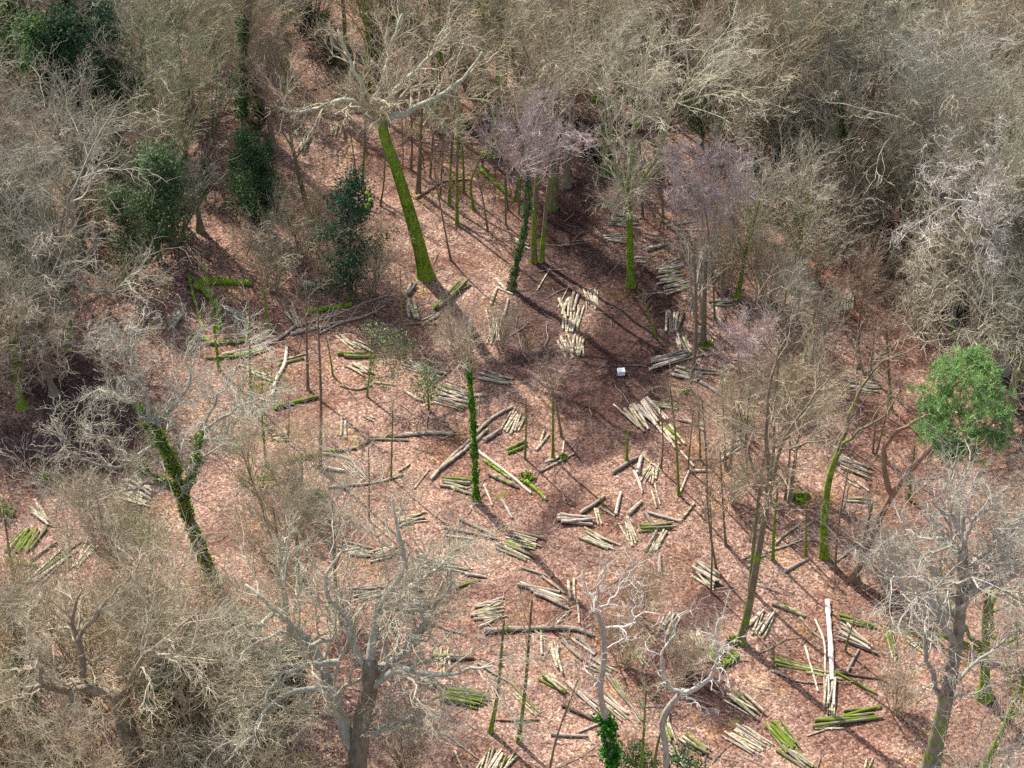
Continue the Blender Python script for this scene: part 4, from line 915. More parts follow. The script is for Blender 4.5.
for i, (k, b, s, c, adj, p) in enumerate(fill):
    nm, cat, _ = KIND[k]
    grp = {'bare_tree': 'bare trees of the wood', 'oak_tree': 'bare oaks of the wood', 'hazel_shrub': 'bare shrubs among the trees', 'birch_tree': 'birches', 'holly_tree': 'evergreens under the trees'}[nm]
    tc = tuple(np.array(c) * .62 + np.array(TRUNKC) * .2) if k != 'shrub' else tuple(np.array(c) * .95)
    moss = float(rng.choice([.1, .3, .5, .75])) if k != 'shrub' else .05
    place(k, nm, b, s, rng.uniform(0, 6.28), tc, moss, c, flab[i], cat, grp, trunk_name='stems' if k == 'shrub' else 'trunk', crown_name={'shrub': 'twigs', 'holly': 'foliage'}.get(k, 'crown'))
print('fill trees', len(fill))

# ------------------------------------------------------------------ cut logs, one object each
def log_proto(seed, bend, r=.1, L=2.0):
    rg = np.random.default_rng(seed)
    n, k = 9, 9
    x = np.linspace(-L / 2, L / 2, n); a = rg.uniform(0, 6.28)
    off = bend * (1 - (2 * x / L) ** 2) + .012 * np.cumsum(rg.normal(size=n))
    P = np.stack([x, off * math.cos(a), off * math.sin(a) * .3], 1)
    R = r * (np.linspace(1.08, .86, n) + .06 * rg.normal(size=n))
    v, f = tube_arrays(P[None], R[None], k)
    v = v + rg.normal(size=v.shape) * r * .04
    # knots, then the two sawn ends
    faces, mi = [f], [np.zeros(len(f), int)]
    caps = [np.arange(k)[::-1][None], (np.arange(k) + (n - 1) * k)[None]]
    v = np.concatenate([v, v[:k], v[-k:]]); o = n * k
    caps = [(o + np.arange(k))[None], (o + k + np.arange(k)[::-1])[None]]
    me = make_mesh('cut_log', v, faces + caps, [M_LOG, M_END], np.concatenate(mi + [[1], [1]]))
    me.polygons.foreach_set('use_smooth', np.array([True] * len(f) + [False] * 2)); me.update()
    return me
LOGS = [log_proto(500 + s, b) for s, b in enumerate([.0, .02, .05, .08, .03, .01, .12, .04])]
STY = {  # style: colours, moss range
 'p': ([(.66, .56, .45), (.58, .49, .39), (.72, .63, .53), (.48, .39, .30)], (0, .12), 'pale'),
 'g': ([(.47, .40, .34), (.55, .48, .42), (.38, .32, .27), (.60, .53, .47)], (0, .12), 'grey'),
 'x': ([(.56, .47, .37), (.42, .34, .25), (.64, .56, .46)], (0, .62), 'moss-streaked'),
 'm': ([(.40, .33, .22), (.50, .42, .30)], (.3, .72), 'mossy'),
 'b': ([(.22, .16, .12), (.30, .23, .18)], (0, .15), 'brown'),
}
# style, number, thickness px, first log (x1,y1,x2,y2), last log or None, where it lies
PILES = [
 ('g', 2, 4.5, (405, 297, 413, 281), (408, 298, 416, 284), 'leaning together at the foot of the leaning mossy trunk'),
 ('p', 3, 3.6, (407, 305, 413, 321), (412, 303, 420, 320), 'in the short row just below the leaning mossy trunk'),
 ('m', 3, 4.5, (434, 308, 466, 280), (437, 310, 470, 283), 'in the long green bundle right of the leaning mossy trunk'),
 ('x', 2, 3, (422, 322, 441, 312), (426, 323, 444, 313), 'below the long green bundle, pointing up at it'),
 ('p', 2, 3, (488, 309, 496, 291), (486, 311, 490, 320), 'end on to the thin fan near the ivy stem foot'),
 ('m', 2, 3.4, (494, 285, 511, 295), (496, 282, 513, 293), 'crossing the foot of the leaning ivy stem'),
 ('p', 6, 2.4, (487, 343, 492, 318), (499, 342, 501, 318), 'in the thin upright fan below the leaning ivy stem'),
 ('p', 1, 3.4, (504, 317, 508, 299), None, 'standing out right of the thin upright fan'),
 ('m', 2, 4, (340, 355, 370, 354), (340, 358, 372, 357), 'lying level left of the wispy leafy sapling'),
 ('p', 2, 3.2, (355, 344, 374, 353), (356, 340, 372, 347), 'in the short pale pair behind the wispy leafy sapling'),
 ('m', 3, 3.4, (347, 368, 365, 376), (349, 362, 368, 371), 'in the short green row left of the wispy leafy sapling'),
 ('p', 5, 3, (416, 362, 445, 376), (403, 367, 438, 379), 'in the upper row behind the bushy green sapling'),
 ('x', 9, 3.6, (445, 384, 471, 393), (434, 404, 466, 411), 'in the long pile beside the bushy green sapling'),
 ('p', 1, 3.4, (373, 383, 395, 386), None, 'lying alone under the wispy leafy sapling'),
 ('m', 1, 3.6, (404, 391, 422, 402), None, 'pointing at the foot of the bushy green sapling'),
 ('p', 4, 3, (483, 371, 512, 379), (480, 378, 509, 387), 'in the low bundle right of the small ivy-wrapped sapling'),
 ('m', 1, 3.4, (470, 397, 487, 396), None, 'touching the small ivy-wrapped sapling from behind'),
 ('p', 6, 2.6, (583, 293, 588, 308), (596, 290, 599, 307), 'in the topmost short row of the central tiered pile'),
 ('x', 4, 3.4, (562, 300, 562, 317), (578, 295, 573, 314), 'in the second tier of the central tiered pile'),
 ('x', 6, 3, (563, 316, 564, 332), (582, 307, 579, 332), 'in the third tier of the central tiered pile'),
 ('p', 9, 2.8, (556, 340, 566, 357), (586, 336, 582, 354), 'in the nearest fanned tier of the central tiered pile'),
 ('b', 1, 2, (558, 308, 569, 286), None, 'thin, propped above the central tiered pile'),
 ('b', 1, 2, (537, 291, 551, 267), None, 'thin, lying across the track above the tiered pile'),
 ('g', 8, 3.4, (653, 359, 690, 353), (650, 371, 684, 361), 'in the sloping grey stack right of the white box'),
 ('g', 2, 3, (680, 362, 704, 354), (684, 369, 718, 370), 'reaching out of the sloping grey stack to the green-footed stem'),
 ('g', 12, 2.7, (658, 267, 680, 260), (661, 293, 687, 290), 'in the square stack beside the tall forked mossy tree'),
 ('g', 1, 5, (646, 251, 669, 245), None, 'thick and alone just above the square stack'),
 ('b', 2, 3, (633, 258, 647, 258), (634, 262, 646, 263), 'behind the foot of the tall forked mossy tree'),
 ('p', 4, 2.6, (606, 236, 628, 235), (604, 242, 629, 243), 'in the small stack left of the tall forked mossy tree'),
 ('g', 5, 2.6, (612, 216, 640, 218), (610, 226, 640, 228), 'in the far low stack behind the tall forked mossy tree'),
 ('g', 2, 3, (668, 226, 700, 222), (672, 230, 702, 231), 'lying by the lone grey stem under the wide purple birch'),
 ('x', 4, 4.2, (666, 315, 667, 334), (683, 313, 677, 333), 'in the upright row between the white box and the square stack'),
 ('m', 4, 3.6, (673, 338, 682, 352), (684, 334, 691, 350), 'in the green slanting row just above the sloping grey stack'),
 ('p', 3, 2.8, (708, 300, 731, 300), (708, 305, 729, 306), 'in the low row behind the broad green-footed grey stem'),
 ('x', 1, 3, (712, 311, 724, 326), None, 'slanting alone beside the broad green-footed grey stem'),
 ('p', 3, 2.8, (737, 312, 748, 326), (742, 309, 752, 324), 'in the slanting trio above the smaller purple birch'),
 ('m', 2, 4, (711, 276, 724, 268), (713, 279, 726, 270), 'in the short green pair under the pale fan shrubs'),
 ('x', 5, 3, (677, 367, 704, 375), (674, 377, 698, 382), 'in the low row right below the sloping grey stack'),
 ('p', 1, 3.4, (700, 383, 721, 396), None, 'lying off the end of the low row below the sloping stack'),
 ('p', 9, 3.4, (620, 408, 638, 431), (649, 399, 668, 420), 'in the bright fan-shaped pile below the white box'),
 ('p', 1, 2.6, (613, 405, 641, 426), None, 'longest one, sticking out of the bright fan-shaped pile'),
 ('m', 3, 3.4, (652, 402, 680, 407), (650, 405, 678, 411), 'in the green row behind the bright fan-shaped pile'),
 ('g', 3, 3, (680, 417, 705, 425), (679, 421, 703, 428), 'in the low grey row right of the bright fan-shaped pile'),
 ('m', 5, 3.2, (658, 428, 672, 446), (668, 427, 686, 444), 'in the green slanting row under the bright fan-shaped pile'),
 ('p', 5, 3, (720, 448, 742, 439), (720, 461, 744, 446), 'in the pale row half hidden by the tan twigs'),
 ('g', 1, 4, (612, 474, 638, 459), None, 'leaning beside the cut-topped mossy post'),
 ('p', 1, 4, (638, 474, 642, 457), None, 'standing left of the small crossed fan'),
 ('g', 6, 2.2, (642, 479, 648, 465), (655, 481, 659, 466), 'in the small thin fan with a pale bar across'),
 ('p', 1, 3, (643, 457, 665, 474), None, 'lying as the bar across the small thin fan'),
 ('p', 1, 3, (634, 472, 642, 492), None, 'pointing down left of the pale upright pair'),
 ('p', 2, 2.8, (651, 486, 655, 505), (654, 482, 660, 504), 'in the pale upright pair below the small thin fan'),
 ('g', 1, 4.2, (680, 493, 689, 471), None, 'standing right of the green mossy sapling'),
 ('m', 1, 3.6, (690, 472, 713, 471), None, 'joined to the top of the grey log by the sapling'),
 ('m', 1, 3, (681, 452, 694, 467), None, 'thin, slanting above the grey log by the sapling'),
 ('g', 8, 3, (845, 379, 877, 383), (845, 390, 875, 394), 'in the tidy stack behind the forked green tree'),
 ('g', 9, 3, (839, 458, 871, 468), (836, 467, 866, 478), 'in the tidy stack beside the pine stem'),
 ('m', 2, 3.2, (846, 481, 864, 491), (849, 480, 867, 489), 'lying just under the tidy stack beside the pine stem'),
 ('p', 2, 2.4, (848, 499, 872, 500), (847, 502, 870, 503), 'thin, lying right of the forked green trunk'),
 ('g', 5, 2.6, (837, 310, 842, 295), (851, 311, 854, 297), 'in the far upright row near the ivy-hung edge stem'),
 ('m', 3, 4, (803, 361, 807, 346), (811, 361, 811, 344), 'in the standing green stub pile'),
 ('m', 1, 4.4, (273, 409, 316, 398), None, 'long, pointing right from the tall wispy green sapling'),
 ('m', 2, 4, (340, 436, 342, 418), (345, 436, 347, 418), 'in the upright yellow-green pair left of the long fallen trunk'),
 ('p', 2, 2.6, (368, 419, 377, 423), (370, 417, 378, 420), 'in the tiny pale pair above the long fallen trunk'),
 ('p', 1, 4.2, (312, 465, 344, 472), None, 'dark-ended, left of the thin pale fan on open litter'),
 ('p', 6, 1.9, (343, 467, 361, 481), (350, 462, 369, 479), 'in the thin pale fan below the long fallen trunk'),
 ('m', 1, 3.6, (398, 472, 410, 464), None, 'short, lying alone right of the thin pale fan'),
 ('p', 1, 3, (414, 489, 429, 470), None, 'crossing above the parallel long poles'),
 ('g', 1, 4.6, (484, 442, 501, 431), None, 'thick, below the small fan beside the ivy-wrapped sapling'),
 ('p', 6, 2.6, (500, 430, 514, 409), (519, 431, 527, 415), 'in the small fan right of the ivy-wrapped sapling'),
 ('m', 2, 4, (506, 452, 526, 441), (508, 455, 527, 445), 'in the green pair at the mossy-footed short sapling'),
 ('g', 1, 3.6, (536, 451, 549, 435), None, 'slanting left of the mossy sapling with a twig cloud'),
 ('x', 1, 3, (540, 444, 544, 431), None, 'thin, beside the slanting grey log near the twig cloud'),
 ('p', 1, 3.2, (484, 486, 492, 506), None, 'short, standing below the ivy-wrapped sapling foot'),
 ('p', 1, 3.6, (501, 500, 512, 519), None, 'short and bright, slanting between sapling foot and white-ended stack'),
 ('x', 4, 4, (437, 481, 467, 481), (449, 488, 470, 494), 'in the dark low stack left of the ivy-wrapped sapling'),
 ('p', 4, 4, (557, 517, 591, 518), (558, 525, 592, 524), 'in the level thick stack at the middle of the clearing'),
 ('p', 1, 3.8, (580, 514, 605, 497), None, 'slanting up behind the level thick stack'),
 ('x', 2, 3.4, (595, 509, 598, 526), (598, 508, 601, 525), 'upright, at the right end of the level thick stack'),
 ('m', 1, 3.2, (600, 508, 615, 516), None, 'slanting down from the log behind the level thick stack'),
 ('p', 1, 3.6, (616, 515, 621, 493), None, 'upright, alone between the thick stack and the yellow-green fan'),
 ('x', 5, 3.6, (583, 539, 611, 552), (588, 532, 617, 543), 'in the slanting stack just below the level thick stack'),
 ('m', 5, 3, (620, 525, 627, 543), (630, 518, 636, 545), 'in the yellow-green upright fan'),
 ('m', 1, 3.6, (629, 515, 642, 502), None, 'slanting off the top of the yellow-green upright fan'),
 ('p', 1, 3.2, (638, 481, 642, 494), None, 'short, above the yellow-green upright fan'),
 ('p', 1, 3.2, (647, 513, 680, 522), None, 'long, first arm of the wide bent pair'),
 ('p', 1, 4, (680, 522, 694, 504), None, 'thick, second arm of the wide bent pair'),
 ('p', 1, 3.6, (645, 514, 655, 529), None, 'resting across the green level row'),
 ('m', 4, 3, (640, 526, 673, 524), (640, 531, 674, 530), 'in the green level row under the wide bent pair'),
 ('x', 4, 3.6, (645, 553, 655, 534), (656, 555, 665, 534), 'in the upright row below the green level row'),
 ('p', 1, 4, (660, 574, 660, 555), None, 'upright, alone below the upright row'),
 ('p', 8, 3.6, (691, 572, 710, 590), (704, 567, 724, 581), 'in the bright slanting bundle left of the mossy-footed leaning tree'),
 ('p', 6, 3.4, (517, 583, 560, 595), (542, 597, 571, 610), 'in the long slanting pile left of the white antler limbs'),
 ('p', 1, 3.4, (542, 577, 564, 594), None, 'lying above the long slanting pile by the white limbs'),
 ('p', 2, 3, (569, 581, 570, 600), (573, 579, 575, 599), 'in the upright pair touching the long slanting pile'),
 ('p', 1, 3.2, (577, 600, 579, 624), None, 'upright, below the upright pair by the long slanting pile'),
 ('p', 1, 3, (557, 624, 571, 611), None, 'slanting down from the end of the long slanting pile'),
 ('x', 10, 3.4, (510, 533, 542, 538), (498, 549, 525, 562), 'in the big leaning pile right of the huge oak crown'),
 ('p', 2, 3.4, (460, 524, 500, 536), (443, 528, 503, 541), 'long pole running into the big leaning pile'),
 ('p', 1, 2.6, (446, 536, 474, 540), None, 'short, under the long poles of the big leaning pile'),
 ('g', 1, 3, (521, 568, 546, 576), None, 'alone just below the big leaning pile'),
 ('g', 1, 3.2, (465, 575, 486, 578), None, 'half hidden by oak twigs below the big leaning pile'),
 ('m', 1, 3, (455, 589, 480, 580), None, 'slanting behind the brown square pile'),
 ('x', 9, 3.2, (473, 606, 504, 599), (475, 622, 500, 618), 'in the brown square pile right of the huge oak limbs'),
 ('b', 1, 3.6, (478, 628, 502, 617), None, 'leaning on the front of the brown square pile'),
 ('g', 6, 3, (396, 596, 430, 598), (386, 607, 426, 613), 'in the pile under the arching limb of the huge oak'),
 ('g', 4, 3.4, (402, 594, 420, 583), (408, 596, 424, 588), 'in the slanting heap behind the arching limb of the huge oak'),
 ('b', 5, 3, (371, 553, 395, 546), (373, 562, 396, 556), 'in the small brown stack behind the huge oak twigs'),
 ('p', 4, 2.8, (415, 558, 446, 561), (414, 567, 446, 569), 'in the row between two upper limbs of the huge oak'),
 ('p', 5, 3.2, (434, 648, 438, 668), (445, 648, 447, 669), 'in the upright cross-laid pile by the huge oak limb'),
 ('m', 1, 3.2, (448, 655, 451, 671), None, 'green, ending the upright cross-laid pile'),
 ('x', 1, 3, (431, 657, 463, 656), None, 'lying across the upright cross-laid pile'),
 ('b', 1, 3.6, (446, 661, 474, 659), None, 'lying right of the upright cross-laid pile'),
 ('m', 6, 3.6, (416, 677, 429, 690), (427, 674, 440, 684), 'in the smaller bright green pile under the oak limb'),
 ('m', 10, 3.4, (446, 689, 488, 697), (443, 700, 479, 709), 'in the bigger bright green pile left of the mossy saplings'),
 ('m', 1, 3.4, (511, 684, 540, 714), None, 'long, slanting beside the curving green sapling'),
 ('p', 2, 3, (515, 696, 535, 716), (513, 692, 530, 706), 'in the pair by the curving green sapling'),
 ('x', 1, 3.6, (478, 664, 511, 684), None, 'leading from the green saplings to the long mossy log'),
 ('m', 1, 4.2, (541, 629, 542, 655), None, 'upright and yellow-green, above the pale slanting row'),
 ('p', 5, 2.6, (549, 645, 557, 667), (556, 644, 560, 668), 'in the narrow upright bundle left of the bleached trunk'),
 ('m', 4, 3.4, (540, 679, 566, 696), (548, 675, 568, 692), 'in the green slanting bundle left of the bleached trunk'),
 ('p', 1, 4.4, (562, 641, 582, 660), None, 'mossy-ended, beside the pale slanting pair'),
 ('p', 2, 3.6, (570, 637, 592, 655), (573, 635, 595, 653), 'in the pale slanting pair left of the bleached trunk'),
 ('p', 3, 3, (563, 684, 601, 712), (580, 690, 602, 706), 'in the slanting line running under the bleached trunk'),
 ('b', 1, 3.4, (562, 706, 596, 722), None, 'slanting below the line that runs under the bleached trunk'),
 ('m', 1, 3.6, (590, 713, 604, 723), None, 'short, against the ivy at the bleached trunk'),
 ('m', 1, 3.4, (578, 733, 602, 723), None, 'pointing at the ivy of the bleached trunk'),
 ('g', 1, 3.6, (551, 735, 588, 737), None, 'level, left of the ivy-footed bleached trunk'),
 ('x', 3, 3, (607, 676, 640, 720), (614, 682, 645, 726), 'long pole between the two bleached dead trees'),
 ('p', 3, 3, (634, 652, 646, 668), (640, 651, 650, 664), 'in the small row between the two bleached dead trees'),
 ('x', 5, 3, (657, 632, 667, 613), (672, 638, 679, 616), 'in the upright row behind the antler limbs'),
 ('m', 5, 3.4, (660, 714, 668, 740), (668, 712, 673, 740), 'in the green upright bundle by the curved bleached trunk'),
 ('x', 4, 3.4, (655, 731, 690, 765), (661, 746, 684, 769), 'in the long line at the foot of the curved bleached trunk'),
 ('x', 4, 3.6, (682, 741, 703, 757), (687, 737, 712, 752), 'in the slanting row left of the big pale bundle'),
 ('x', 6, 3.6, (725, 698, 753, 720), (736, 692, 762, 711), 'in the green-edged bundle above the big pale bundle'),
 ('p', 10, 3.4, (724, 738, 756, 757), (742, 723, 769, 743), 'in the big pale bundle beside the bright green bundle'),
 ('m', 8, 3.6, (765, 728, 788, 753), (777, 721, 799, 746), 'in the bright green bundle next to the big pale bundle'),
 ('x', 5, 3.4, (777, 749, 803, 770), (791, 749, 816, 767), 'trailing below the bright green bundle'),
 ('p', 1, 2, (704, 662, 748, 661), None, 'thin, lying across the green mossy mound'),
 ('p', 1, 2, (702, 667, 724, 695), None, 'thin, pointing down into the green-edged bundle'),
 ('x', 6, 3.6, (746, 631, 757, 614), (764, 637, 775, 615), 'in the curved pile at the foot of the leaning tree'),
 ('m', 1, 4.2, (772, 604, 805, 616), None, 'dark and thick, slanting right of the curved pile'),
 ('g', 1, 5.2, (784, 573, 808, 559), None, 'thickest, lying alone below the yellow-green post'),
 ('m', 4, 3.2, (842, 618, 878, 627), (843, 622, 876, 630), 'in the green row above the pale striped pile'),
 ('p', 8, 3, (842, 626, 875, 646), (837, 638, 868, 652), 'in the pale striped pile'),
 ('g', 1, 5, (847, 673, 858, 650), None, 'thick, propped against the pale striped pile'),
 ('m', 3, 3.6, (769, 658, 832, 672), (776, 664, 834, 676), 'in the longest green poles under the tall pale birch log'),
 ('m', 1, 3, (806, 673, 842, 679), None, 'short, lying just below the longest green poles'),
 ('m', 1, 4, (832, 671, 877, 695), None, 'carrying on beyond the tall pale birch log'),
 ('b', 1, 3, (838, 673, 881, 680), None, 'dark, pointing away from the tall pale birch log'),
 ('p', 6, 2.8, (823, 706, 825, 678), (834, 706, 834, 678), 'in the thin upright bundle below the tall birch log'),
 ('p', 3, 3, (826, 719, 829, 706), (835, 731, 832, 700), 'sticking out below the thin upright bundle'),
 ('m', 4, 3.6, (839, 713, 875, 708), (808, 728, 880, 718), 'in the level green stack at the lowest right of the clearing'),
 ('g', 2, 2.4, (810, 735, 845, 724), (813, 729, 846, 729), 'thin, lying in front of the level green stack'),
 ('m', 4, 3, (886, 637, 894, 661), (891, 635, 898, 662), 'in the upright green sheaf at the silvery oak edge'),
 ('m', 2, 3, (865, 768, 868, 756), (870, 768, 872, 757), 'peeping in at the bottom edge below the green stack'),
 ('p', 4, 3.2, (26, 510, 45, 523), (33, 505, 50, 518), 'in the short bright bundle on the shaded soil'),
 ('m', 6, 3.6, (8, 550, 23, 530), (28, 553, 44, 533), 'in the dark green bundle below the short bright bundle'),
 ('m', 1, 4.2, (7, 560, 36, 567), None, 'lying below the dark green bundle'),
 ('p', 1, 3, (31, 561, 57, 543), None, 'single, slanting right of the dark green bundle'),
 ('x', 7, 3, (24, 581, 68, 545), (38, 585, 77, 551), 'in the long sheaf pointing up to the shaded soil'),
 ('p', 5, 2.2, (73, 567, 89, 542), (82, 567, 95, 546), 'in the pale thin sheaf at the twig edge'),
 ('g', 9, 3.2, (120, 498, 145, 508), (134, 477, 153, 489), 'in the grey stack behind the ivy-covered forked oak'),
 ('m', 6, 3.2, (166, 325, 178, 312), (175, 328, 183, 315), 'in the small square green block at the thicket edge'),
 ('p', 3, 3, (224, 313, 245, 322), (227, 309, 246, 320), 'in the small pale row behind the fallen mossy trunks'),
 ('g', 3, 3.2, (286, 311, 297, 327), (291, 309, 301, 325), 'in the grey trio behind the heap of long grey poles'),
 ('m', 3, 3.2, (239, 355, 264, 347), (241, 359, 266, 351), 'in the green trio in front of the long fallen trunk'),
 ('m', 2, 3.4, (275, 362, 304, 355), (277, 366, 305, 359), 'in the green pair under the heap of long grey poles'),
 ('p', 3, 3.2, (333, 336, 352, 349), (337, 333, 356, 346), 'in the pale slanting trio right of the grey pole heap'),
 ('p', 4, 3, (300, 153, 306, 134), (304, 154, 311, 135), 'in the far upright stack under the pale spreading limb'),
 ('p', 3, 3, (330, 136, 333, 124), (336, 136, 338, 124), 'cut stub at the far edge beside the orange sawdust'),
 ('m', 2, 3.4, (512, 242, 530, 249), (514, 240, 531, 246), 'in the pair behind the leaning ivy stem'),
 ('m', 1, 4, (565, 178, 569, 169), None, 'short bright green, standing by the thick far trunk'),
 ('p', 3, 2.6, (270, 436, 290, 433), (272, 442, 288, 441), 'in the low row right of the wispy green sapling'),
 ('b', 1, 3, (289, 491, 302, 474), None, 'short and dark, crossing above the ivy stump'),
 ('p', 1, 2.2, (439, 729, 478, 759), None, 'thin and long, pointing at the striped bottom-edge fan'),
 ('p', 1, 2.2, (455, 751, 463, 770), None, 'thin, beside the striped bottom-edge fan'),
 ('x', 9, 3.4, (477, 772, 487, 747), (499, 776, 516, 758), 'in the striped mossy fan at the bottom edge'),
 ('m', 1, 3, (165, 625, 172, 632), None, 'tiny and hidden among oak twigs'),
 ('m', 1, 3.6, (44, 612, 52, 628), None, 'short and bright yellow-green beside the crooked brown oak'),
 ('x', 3, 3, (905, 640, 925, 655), (908, 635, 928, 650), 'in the row behind the silvery oak trunk'),
]
# more rows, glimpsed through twigs
PILES += [
 ('p', 5, 2.8, (340, 543, 372, 549), (342, 553, 374, 558), 'in the widest row glimpsed through the upper twigs of the huge oak'),
 ('g', 5, 3, (350, 590, 378, 586), (352, 601, 380, 597), 'in the grey row behind the thick fork of the huge oak'),
 ('p', 3, 2.6, (440, 563, 472, 567), (439, 569, 470, 573), 'in the thin row between the oak twigs and the big leaning pile'),
 ('p', 4, 2.6, (584, 664, 606, 677), (590, 657, 612, 669), 'in the slanting row right behind the bleached trunk'),
 ('p', 3, 2.6, (690, 634, 698, 651), (697, 631, 704, 647), 'in the short row between antler limbs and leaning tree'),
 ('p', 3, 2.4, (744, 561, 762, 552), (746, 566, 765, 557), 'in the small row left of the crossed thin branches'),
 ('x', 4, 2.8, (600, 700, 622, 722), (608, 696, 630, 716), 'in the loose row between the ivy foot and the green sheaf'),
 ('p', 4, 2.6, (398, 520, 424, 513), (400, 527, 427, 520), 'in the row below the dark low stack'),
 ('g', 3, 2.8, (246, 372, 268, 380), (248, 368, 270, 376), 'in the grey row by the tall wispy sapling'),
]
items = []
for pi, (sty, n, th, a, b, where) in enumerate(PILES):
    cols, ms, word = STY[sty]
    A1, A2 = px2g(a[0], a[1]), px2g(a[2], a[3])
    if b is None: B1, B2 = A1, A2
    else: B1, B2 = px2g(b[0], b[1]), px2g(b[2], b[3])
    rg = np.random.default_rng(3000 + pi)
    zc = np.linalg.norm(A1 - np.array([0, CAMY, CAMH]))
    r0 = th * .85 * zc / F / 2
    if n >= 3: n = int(round(n * 1.3))
    span = np.linalg.norm((B1 + B2 - A1 - A2) / 2); fit = max(2, int(span / (2.05 * r0)) + 1)
    if n > 2 and n > fit and n <= 1.5 * fit: r0 = span / (n - 1) / 2.02; fit = n
    lab = f'{word} cut log {where}'
    for q in range(n):
        t = q / (n - 1) if n > 1 else 0
        lay = 0
        if n > fit:   # more logs than fit side by side: the odd ones lie on top
            lay = q % 2
        p1 = A1 + (B1 - A1) * t; p2 = A2 + (B2 - A2) * t
        r = r0 * rg.uniform(.66, 1.25)
        ax = norm(p2 - p1)
        j = rg.normal() * .15 if n > 1 else 0
        L = np.linalg.norm(p2 - p1) * (rg.uniform(.9, 1.06) if n > 1 else 1)
        m = (p1 + p2) / 2 + ax * j
        e1, e2 = m - ax * L / 2, m + ax * L / 2
        sd = np.array([-ax[1], ax[0], 0]) * rg.normal() * (.05 if n > 1 else 0) * (1 + L / 2)
        e1 = e1 + sd; e2 = e2 - sd * .8
        for e in (e1, e2): e[2] = float(gh(e[0], e[1])) + r * .92 + lay * r0 * 1.55 + (abs(rg.normal()) * r * .35 if n > 2 else 0)
        px1, px2_ = g2px(e1), g2px(e2)
        scr = math.hypot(px1[0] - px2_[0], px1[1] - px2_[1]) * r * 2 * F / zc
        if not (-5 < (px1[0] + px2_[0]) / 2 < W + 5 and (px1[1] + px2_[1]) / 2 < H + 6): scr *= .2
        col = np.array(cols[rg.integers(len(cols))]) * rg.uniform(.42, .84)
        moss = rg.uniform(*ms)
        if sty == 'x' and rg.uniform() < .45: moss *= .1
        items.append((scr, e1, e2, r, col, moss, lab, f'logs {where}' if n > 1 else None, rg.integers(len(LOGS)), rg.uniform(0, 6.28), L))
items.sort(key=lambda t: -t[0])
def log_matrix(e1, e2, roll):
    x = Vector(norm(e2 - e1)); z = Vector((0, 0, 1)); y = z.cross(x).normalized(); z = x.cross(y)
    from mathutils import Matrix
    R = Matrix((x, y, z)).transposed()
    return R @ Matrix.Rotation(roll, 3, 'X')
rest = []
for i, (scr, e1, e2, r, col, moss, lab, grp, k, roll, L) in enumerate(items):
    M = log_matrix(e1, e2, roll * .12); c = (e1 + e2) / 2
    if i < 298:
        o = obj('cut_log', LOGS[k], None, (*col, moss), c)
        o.rotation_euler = M.to_euler(); o.scale = (L / 2.0, r / .1, r / .1)
        tag(o, lab, 'log', grp)
    else:
        rest.append((LOGS[k], M, c, L, r, moss))
def rest_logs():
    V, Fq, Fe, o = [], [], [], 0
    for (me, M, c, L, r, moss) in rest:
        v = np.zeros(len(me.vertices) * 3, np.float32); me.vertices.foreach_get('co', v); v = v.reshape(-1, 3) * np.array([L / 2, r / .1, r / .1])
        v = v @ np.array(M).T + c
        for p in me.polygons: (Fq if len(p.vertices) == 4 else Fe).append(np.array(p.vertices) + o)
        V.append(v); o += len(v)
    me = make_mesh('small_cut_wood', np.concatenate(V), [np.array(Fq), np.array(Fe)], [M_LOG, M_END], [0] * len(Fq) + [1] * len(Fe))
    ob = obj('small_cut_wood', me, None, (.50, .42, .33, .3))
    tag(ob, 'the many smaller and hidden cut logs of the piles', kind='stuff', group='cut logs')
rest_logs()
print('logs', len(items), 'as one', len(rest))

# ------------------------------------------------------------------ fallen trunks, poles, stumps, small things
def fallen(name, label, pts, th0, th1, col, moss, seed=0, twigs=0, group=None, lift=0.0):
    rg = np.random.default_rng(4000 + seed)
    w = np.array([px2g(*p) for p in pts]); base = w[0].copy()
    zc = np.linalg.norm(base - np.array([0, CAMY, CAMH]))
    n = max(10, len(pts) * 5)
    P = smooth_poly(w, n); R = np.linspace(th0, th1, n) * zc / F / 2 * (1.2 if moss > .4 else 1) * (1 + .12 * rg.normal(size=n))
    P[:, 2] = [float(gh(p[0], p[1])) for p in P]; P[:, 2] += R * .8 + .03 * np.abs(np.sin(np.arange(n) * .8 + seed)) + lift * np.linspace(0, 1, n)
    P -= base
    root = empty(name, base)
    k = 9
    v, f = tube_arrays(P[None], R[None], k); v = v + rg.normal(size=v.shape) * R.mean() * .06
    nv = len(v); v = np.concatenate([v, v[:k], v[-k:]])
    me = make_mesh(name, v, [f, (nv + np.arange(k))[None], (nv + k + np.arange(k)[::-1])[None]], [M_BARK, M_END], [0] * len(f) + [1, 1])
    obj('stem', me, root, (*col, moss))
    if twigs:
        P1, R1, L1 = spawn(P[None], R[None], twigs, .3, 1, .9, np.full(1, 1.3), 6, .25, .1, .5, rg, .3, -.02, .012)
        P2, R2, L2 = spawn(P1, R1, 5, .2, 1, .7, L1 * .5, 4, .25, 0, .6, rg, .4, 0, .008)
        tb = Tubes(); tb.add(P1, R1, 5); tb.add(P2, R2, 3)
        obj('branches', tb.mesh(name + '_branches', M_TWIG), root, (*np.array(col) * 1.1, 1))
    tag(root, label, 'fallen log', group)
GB, GG, GP = (.29, .22, .16), (.39, .325, .255), (.52, .45, .36)
